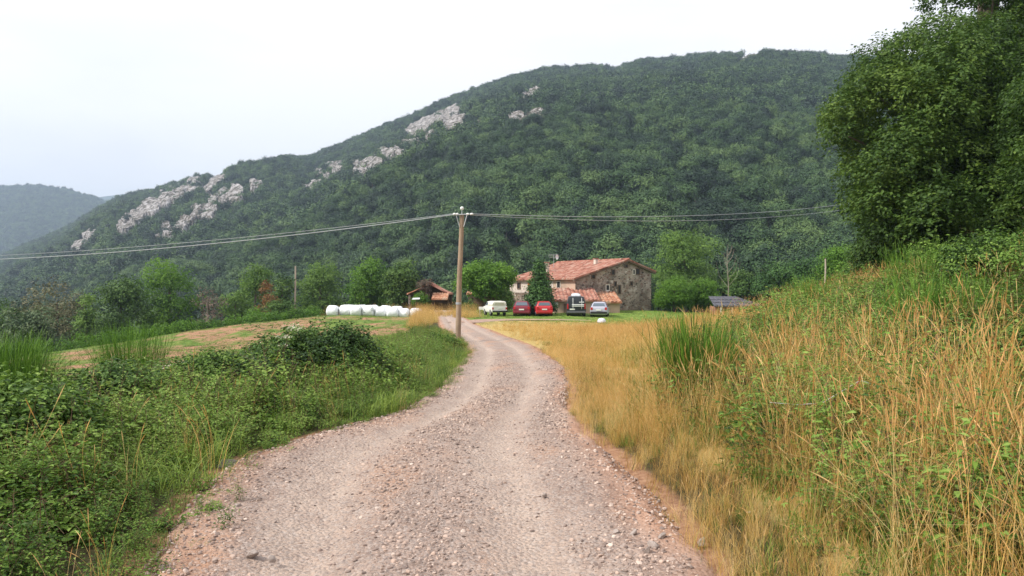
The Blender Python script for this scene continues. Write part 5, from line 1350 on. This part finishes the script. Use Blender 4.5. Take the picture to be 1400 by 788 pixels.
def b_bramble(rx, h, n, leaf, ncane, fl=0, mat='bramble', nb=40, sy=1.0, flside=-1):
    def f(root, rng):
        mb = MB(); bl = dome(0, 0, rx, h, nb, min(rx, h) * .33, rng)
        crown(mb, bl, n, leaf, int(rx * 100), aspect=.62, k=6, spray=6, up=.7, flat=.8)
        part(root, 'foliage', mb, [G[mat], G['dead']])
        mb = MB(); canes(mb, rng, ncane, rx, h, 0, 1, leaf * 1.05); part(root, 'cane', mb, [G['dead'], G[mat]])
        if fl:
            mb = MB(); flowers(mb, rng, [(lambda a, q: (flside * rx * q * math.cos(a), -rx * q * abs(math.sin(a)), h * .93 * math.sqrt(1 - q * q) + .03))(rng.uniform(-1.2, 1.4), rng.uniform(.2, .85)) for _ in range(fl)], 0, 45, .05); part(root, 'blossom', mb, G['flower'])
    return f
def b_broom(h, rad, n, under=0, fl=0, w=.006, lean=.22):
    def f(root, rng):
        mb = MB(); shoots(mb, rng, n, h, rad, 0, w, lean); part(root, 'shoots', mb, G['broom'])
        if under:
            mb = MB(); crown(mb, dome(0, 0, rad * 1.6, h * .55, 22, rad * .38, rng), under, .05, int(h * 50), aspect=.6, k=6, spray=6, up=.7); part(root, 'foliage', mb, G['bramble'])
        if fl:
            mb = MB(); flowers(mb, rng, [(lambda a, q: (rad * 1.6 * q * math.cos(a), -rad * 1.6 * q * abs(math.sin(a)), h * .55 * math.sqrt(1 - q * q) + .04))(rng.uniform(0, 3.1), rng.uniform(.2, .85)) for _ in range(fl)], 0, 45, .05); part(root, 'blossom', mb, G['flower'])
    return f
SG = 'shrubs along the road'
shrub('bramble_bush', -3.35, 12.6, 'big dark bramble bush with cream blossom on its left shoulder, in the left verge', 'bush', b_bramble(1.25, 1.3, 30000, .062, 14, 12, 'oak', 50), None, SG)
shrub('bramble_bush', -5.0, 15.6, 'lower bramble mound with blossom behind and left of the big dark bush', 'bush', b_bramble(1.0, .75, 12000, .055, 8, 10), None, SG)
shrub('broom_bush', -6.6, 12.8, 'upright green broom rising out of leafy brambles with white blossom, left verge', 'bush', b_broom(1.5, .5, 420, 22000, 16, .005, .14), None, SG)
shrub('broom_bush', -6.0, 8.6, 'dark green broom clump with cream blossom cut by the left edge of the picture', 'bush', b_broom(1.3, .45, 1000, 16000, 12, .005, .2), None, SG)
shrub('low_bush', -2.9, 30, 'small dark bush at the foot of the roadside pole', 'bush', b_bramble(.85, .62, 5000, .07, 4), None, SG)
shrub('broom_bush', 2.05, 8.3, 'bright green broom clump standing in the golden grass right of the road', 'bush', b_broom(1.12, .34, 420, 2000, 0, .0055, .17), None, SG)
shrub('broom_bush', 6.3, 15.2, 'green broom clump on the crest of the right bank beside the dry grass', 'bush', b_broom(1.05, .6, 300, 7000, 0, .005), None, SG)
shrub('broom_bush', 7.3, 13.2, 'bushy broom on the bank just right of the crest clump', 'bush', b_broom(1.15, .5, 260, 4000, 0), None, SG)
shrub('broom_bush', 5.4, 9.4, 'wide green broom half swallowed by brambles on the right bank', 'bush', b_broom(1.0, .6, 380, 10000, 0, .005), None, SG)
shrub('bramble_bush', 8.2, 11.4, 'high bramble mound on top of the right bank at the picture edge', 'bush', b_bramble(1.7, 1.0, 26000, .055, 16), None, SG)
shrub('bramble_bush', 10.2, 16.0, 'bramble mound under the big trees on the bank', 'bush', b_bramble(1.8, 1.1, 18000, .06, 10), None, SG)
shrub('bramble_bush', 4.6, 7.4, 'low bramble patch with reddish stalks in the middle of the right bank', 'bush', b_bramble(1.0, .55, 12000, .05, 8), None, SG)
for i_, (x_, y_, rx_, h_, n_, lab_) in enumerate([
 (-4.9, 11.7, 1.1, .8, 17000, 'wide bramble mound right of the broom with white blossom, left verge'),
 (-4.2, 10.4, 1.0, .85, 15000, 'low bramble mound in the middle of the left verge, nearer than the big dark bush'),
 (-4.9, 8.6, 1.1, .82, 18000, 'bramble mound just right of the broom clump at the left edge'),
 (-4.3, 6.2, .85, .75, 14000, 'nearest bramble mound low in the left foreground'),
 (-2.9, 16.6, .9, .6, 9000, 'small leafy mound behind the big dark bush, towards the pole'),
 (-6.0, 17.5, 1.2, .7, 12000, 'leafy mound behind the blossoming brambles at the rim of the field')]):
    shrub('bramble_bush', x_, y_, lab_, 'bush', b_bramble(rx_, h_, n_, .056, 9, 3 if i_ in (0, 5) else 0, 'oak' if i_ in (0, 2) else 'bramble'), None, SG)
# broad leaved plant by the stake
def b_broad(root, rng):
    mb = MB()
    for i in range(7): stem_plant(mb, rng, np.array([rng.normal(0, .05), rng.normal(0, .05), 0]), rng.uniform(0, 6.28), rng.uniform(.4, .62), rng.uniform(.3, .7), 11, .095, 0, 1, aspect=.62, w=.008)
    part(root, 'leaves', mb, [G['bright'], G['weed']])
shrub('broad_leaved_plant', 2.55, 4.9, 'young plant with broad bright green leaves in front of the reddish stake', 'plant', b_broad, None)

# reddish stake with white tape
sx, sy = 2.78, 6.0; gz = hz(sx, sy)
st = empty('fence_stake', (sx, sy, gz), 'leaning rusty red stake in the brambles holding a white tape', 'stake')
mb = MB(); tube(mb, [(-.06, 0, -.1), (-.03, 0, .3), (.05, .0, zat(518, 6) - gz + .02)], .011, 8); mb.obj('rod', plain('rusty_red', (.42, .12, .06), .8, var=.3), st)
mb = MB()
ptsT = [(-.62, .2, zat(548, 6.3)), (-.40, .15, zat(555, 6.1)), (-.22, .1, zat(551, 6.1)), (0.04, -.013, zat(520, 6)), (.35, .1, zat(534, 6.1)), (.8, .4, zat(560, 6.4)), (1.3, .9, zat(590, 6.9))]
q = np.array([(sx + a, sy + b, c) for a, b, c in ptsT]); tt = np.linspace(0, 6, 60); Q = np.stack([np.interp(tt, range(7), q[:, i]) for i in range(3)], 1)
tube(mb, Q - Q[0], .0035, 5); o = mb.obj('fence_tape', plain('worn_white_tape', (.55, .54, .52), .7, var=.2)); o.location = Q[0]; tag(o, 'thin white electric fence tape hanging over the rusty red stake', 'tape')

# ------------------------------------------------------------------ gravel and stones
def pebble_mat():
    m, nt, ns, lk = newmat('gravel_stone')
    o = nd(ns, 'ShaderNodeOutputMaterial'); b = nd(ns, 'ShaderNodeBsdfPrincipled'); b.inputs['Roughness'].default_value = .9; b.inputs['Specular IOR Level'].default_value = .2
    oi = nd(ns, 'ShaderNodeObjectInfo'); c = nd(ns, 'ShaderNodeValToRGB'); el = c.color_ramp.elements
    el[0].color = (.15, .115, .10, 1); el[1].color = (.58, .48, .41, 1)
    for p_, q_ in ((.3, (.29, .215, .18)), (.6, (.40, .31, .26)), (.88, (.48, .35, .28))): e_ = el.new(p_); e_.color = c4(q_)
    lk.new(oi.outputs['Random'], c.inputs['Fac']); lk.new(c.outputs['Color'], b.inputs['Base Color']); lk.new(b.outputs['BSDF'], o.inputs['Surface']); return m
PEB = pebble_mat()
def stone(seed, mat, sub=2, link=False, name='stone_kind'):
    rng = random.Random(seed); me = bpy.data.meshes.new(name); bm = bmesh.new(); bmesh.ops.create_icosphere(bm, subdivisions=sub, radius=1)
    sc3 = (rng.uniform(.8, 1.3), rng.uniform(.7, 1.1), rng.uniform(.45, .75)); cuts = [(Vector((rng.gauss(0, 1), rng.gauss(0, 1), rng.gauss(0, 1))).normalized(), rng.uniform(.55, .85)) for _ in range(9)]
    for v_ in bm.verts:
        for n_, h_ in cuts:
            d_ = v_.co.dot(n_)
            if d_ > h_: v_.co -= n_ * (d_ - h_)
        v_.co = Vector((v_.co.x * sc3[0], v_.co.y * sc3[1], v_.co.z * sc3[2]))
    bm.to_mesh(me); bm.free(); me.materials.append(mat)
    o = bpy.data.objects.new(name, me)
    if link: COL.objects.link(o)
    return o
PE = [stone(i, PEB, 2) for i in range(6)]
def road_t(x, y): return (x - road_c(y)) / road_w(y)
def lay_gravel(name, n, y0, y1, lo, hi, seed, label):
    rng = np.random.default_rng(seed)
    Y = y0 + (y1 - y0) * rng.random(n) ** 1.6; T_ = rng.uniform(-1.2, 1.2, n); X = road_c(Y) + T_ * road_w(Y)
    keep = rng.random(n) < np.clip(.35 + 1.0 * np.exp(-(T_ / .2) ** 2) + .9 * sstep(.6, .95, np.abs(T_)) + 1.2 * (fbm(X / .6, Y / .9, 5, 2) - .5) - .45 * (np.exp(-((T_ + .45) / .17) ** 2) + np.exp(-((T_ - .40) / .17) ** 2)), .05, 1)
    X, Y, T_ = X[keep], Y[keep], T_[keep]; m = len(X)
    s = lo + (hi - lo) * rng.random(m) ** 3.2
    Z = H0(X, Y) + road_prof(X, Y, T_) - .13 * sstep(.95, 1.12, np.abs(T_)) * 1.0 + s * .12
    scatter(name, PE, np.stack([X, Y, Z], 1), np.stack([rng.normal(0, .4, m), rng.normal(0, .4, m), rng.uniform(0, 6.28, m)], 1), s, rng.integers(0, 6, m), label)
lay_gravel('gravel', 46000, 2.4, 12, .004, .018, 4, 'loose gravel on the road')
lay_gravel('gravel', 9000, 8, 26, .008, .022, 5, 'scattered gravel farther up the road')
LS = plain('loose_stone', (.42, .35, .31), .9, var=.3, scale=8, bump=.5)
LS2 = plain('grey_stone', (.22, .185, .165), .9, var=.35, scale=8, bump=.6)
rr = random.Random(3)
for i, (px, py, s) in enumerate([(345, 768, .045), (372, 774, .03), (885, 770, .035), (905, 752, .03), (866, 745, .028), (640, 724, .026), (958, 762, .032), (842, 742, .026), (893, 762, .04), (325, 702, .026), (744, 690, .024), (640, 640, .02)]):
    d = 1.6 * F / (py - HZ); x = uw(px) * d
    o = stone(50 + i, LS, 3, True, 'loose_stone'); o.scale = (s, s, s); o.location = (x, d, float(H0(np.array([x]), np.array([d]))[0]) + .03 + s * .3); o.rotation_euler = (rr.random(), rr.random(), rr.random() * 6)
    tag(o, 'loose pinkish stone lying on the gravel road', 'stone', 'loose stones lying on the road')
for i, (px, py, s, lb_) in enumerate([(314, 641, .12, 'grey rubble lump sticking out of the left road edge'), (338, 637, .08, 'flat grey stone beside the rubble lump at the left road edge'), (597, 543, .07, 'flattish brown stone at the far left road edge below the pole'), (1026, 730, .025, 'whitish pebble lying in the dry grass right of the road')]):
    d = 1.6 * F / (py - HZ); x = uw(px) * d
    o = stone(80 + i, LS2 if i != 3 else PALESTONE, 3, True, 'edge_stone'); o.scale = (s, s, s * .7); o.location = (x, d, hz(x, d) + s * .1 + (.02 if i == 3 else 0)); o.rotation_euler = (.2, .1, i)
    tag(o, lb_, 'stone')

# ------------------------------------------------------------------ haze, sky, sun, camera
def haze():
    me = bpy.data.meshes.new('haze'); bm = bmesh.new(); bmesh.ops.create_cube(bm, size=1); bm.to_mesh(me); bm.free()
    o = bpy.data.objects.new('haze', me); COL.objects.link(o)
    o.scale = (11000, 4700, 640); o.location = (0, 2210, 230)
    o['kind'] = 'stuff'; o['label'] = 'thin bluish summer haze'
    m, nt, ns, lk = newmat('thin_haze')
    out = nd(ns, 'ShaderNodeOutputMaterial'); v = nd(ns, 'ShaderNodeVolumePrincipled')
    v.inputs['Color'].default_value = (.62, .78, 1, 1); v.inputs['Density'].default_value = HAZE; v.inputs['Anisotropy'].default_value = .2
    lk.new(v.outputs[0], out.inputs['Volume']); me.materials.append(m)
HAZE = 0.00024
haze()

SUN_EL, SUN_AZ = R(43), R(-108)      # azimuth from north (+Y), clockwise positive: high in the left, a little behind
w = bpy.data.worlds.new('World'); sc.world = w; w.use_nodes = True
nt = w.node_tree; nt.nodes.clear(); ns, lk = nt.nodes, nt.links
out = ns.new('ShaderNodeOutputWorld'); bg = ns.new('ShaderNodeBackground'); bg.inputs['Strength'].default_value = .10
sky = ns.new('ShaderNodeTexSky'); sky.sky_type = 'NISHITA'; sky.sun_disc = False; sky.sun_elevation = SUN_EL; sky.sun_rotation = SUN_AZ
tc = ns.new('ShaderNodeTexCoord'); mp = ns.new('ShaderNodeMapping'); mp.inputs['Scale'].default_value = (1, 1, 3.2)
nz = ns.new('ShaderNodeTexNoise'); nz.inputs['Scale'].default_value = 1.6; nz.inputs['Detail'].default_value = 5; nz.inputs['Roughness'].default_value = .5
lk.new(tc.outputs['Generated'], mp.inputs['Vector']); lk.new(mp.outputs['Vector'], nz.inputs['Vector'])
cr = ns.new('ShaderNodeValToRGB'); e = cr.color_ramp.elements
e[0].position = .40; e[0].color = (.85, .85, .91, 1); e[1].position = .58; e[1].color = (1.0, .99, 1.0, 1)
lk.new(nz.outputs['Fac'], cr.inputs['Fac'])
sx = ns.new('ShaderNodeSeparateXYZ'); lk.new(tc.outputs['Generated'], sx.inputs[0])
gr = ns.new('ShaderNodeMapRange'); gr.inputs[1].default_value = 0; gr.inputs[2].default_value = .35; gr.inputs[3].default_value = 6.2; gr.inputs[4].default_value = 7.1
lk.new(sx.outputs['Z'], gr.inputs[0])
vm = ns.new('ShaderNodeVectorMath'); vm.operation = 'SCALE'; lk.new(cr.outputs['Color'], vm.inputs[0]); lk.new(gr.outputs[0], vm.inputs['Scale'])
mx = ns.new('ShaderNodeMix'); mx.data_type = 'RGBA'; mx.inputs[0].default_value = .97
lk.new(sky.outputs[0], mx.inputs[6]); lk.new(vm.outputs[0], mx.inputs[7]); lk.new(mx.outputs[2], bg.inputs['Color']); lk.new(bg.outputs[0], out.inputs['Surface'])

sl = bpy.data.lights.new('sun', 'SUN'); sl.energy = 2.8; sl.angle = R(7); sl.color = (1, .95, .87)
so = bpy.data.objects.new('sun', sl); COL.objects.link(so)
dv = Vector((math.sin(SUN_AZ) * math.cos(SUN_EL), math.cos(SUN_AZ) * math.cos(SUN_EL), math.sin(SUN_EL)))
so.rotation_euler = (-dv).to_track_quat('-Z', 'Y').to_euler(); so.location = (-20, -10, 60)

cam = bpy.data.cameras.new('camera'); cam.sensor_width = 36; cam.lens = 36 * F / 1400; cam.clip_start = .05; cam.clip_end = 12000
co = bpy.data.objects.new('camera', cam); COL.objects.link(co); co.location = (0, 0, EYE); co.rotation_euler = (R(90), 0, 0); sc.camera = co
sc.view_settings.view_transform = 'Standard'; sc.view_settings.look = 'None'; sc.view_settings.exposure = .88; sc.view_settings.gamma = 1
sc.cycles.max_bounces = 5; sc.cycles.diffuse_bounces = 3; sc.cycles.glossy_bounces = 2; sc.cycles.transmission_bounces = 3; sc.cycles.volume_bounces = 0
sc.cycles.transparent_max_bounces = 4; sc.cycles.use_denoising = True; sc.cycles.sample_clamp_indirect = 4
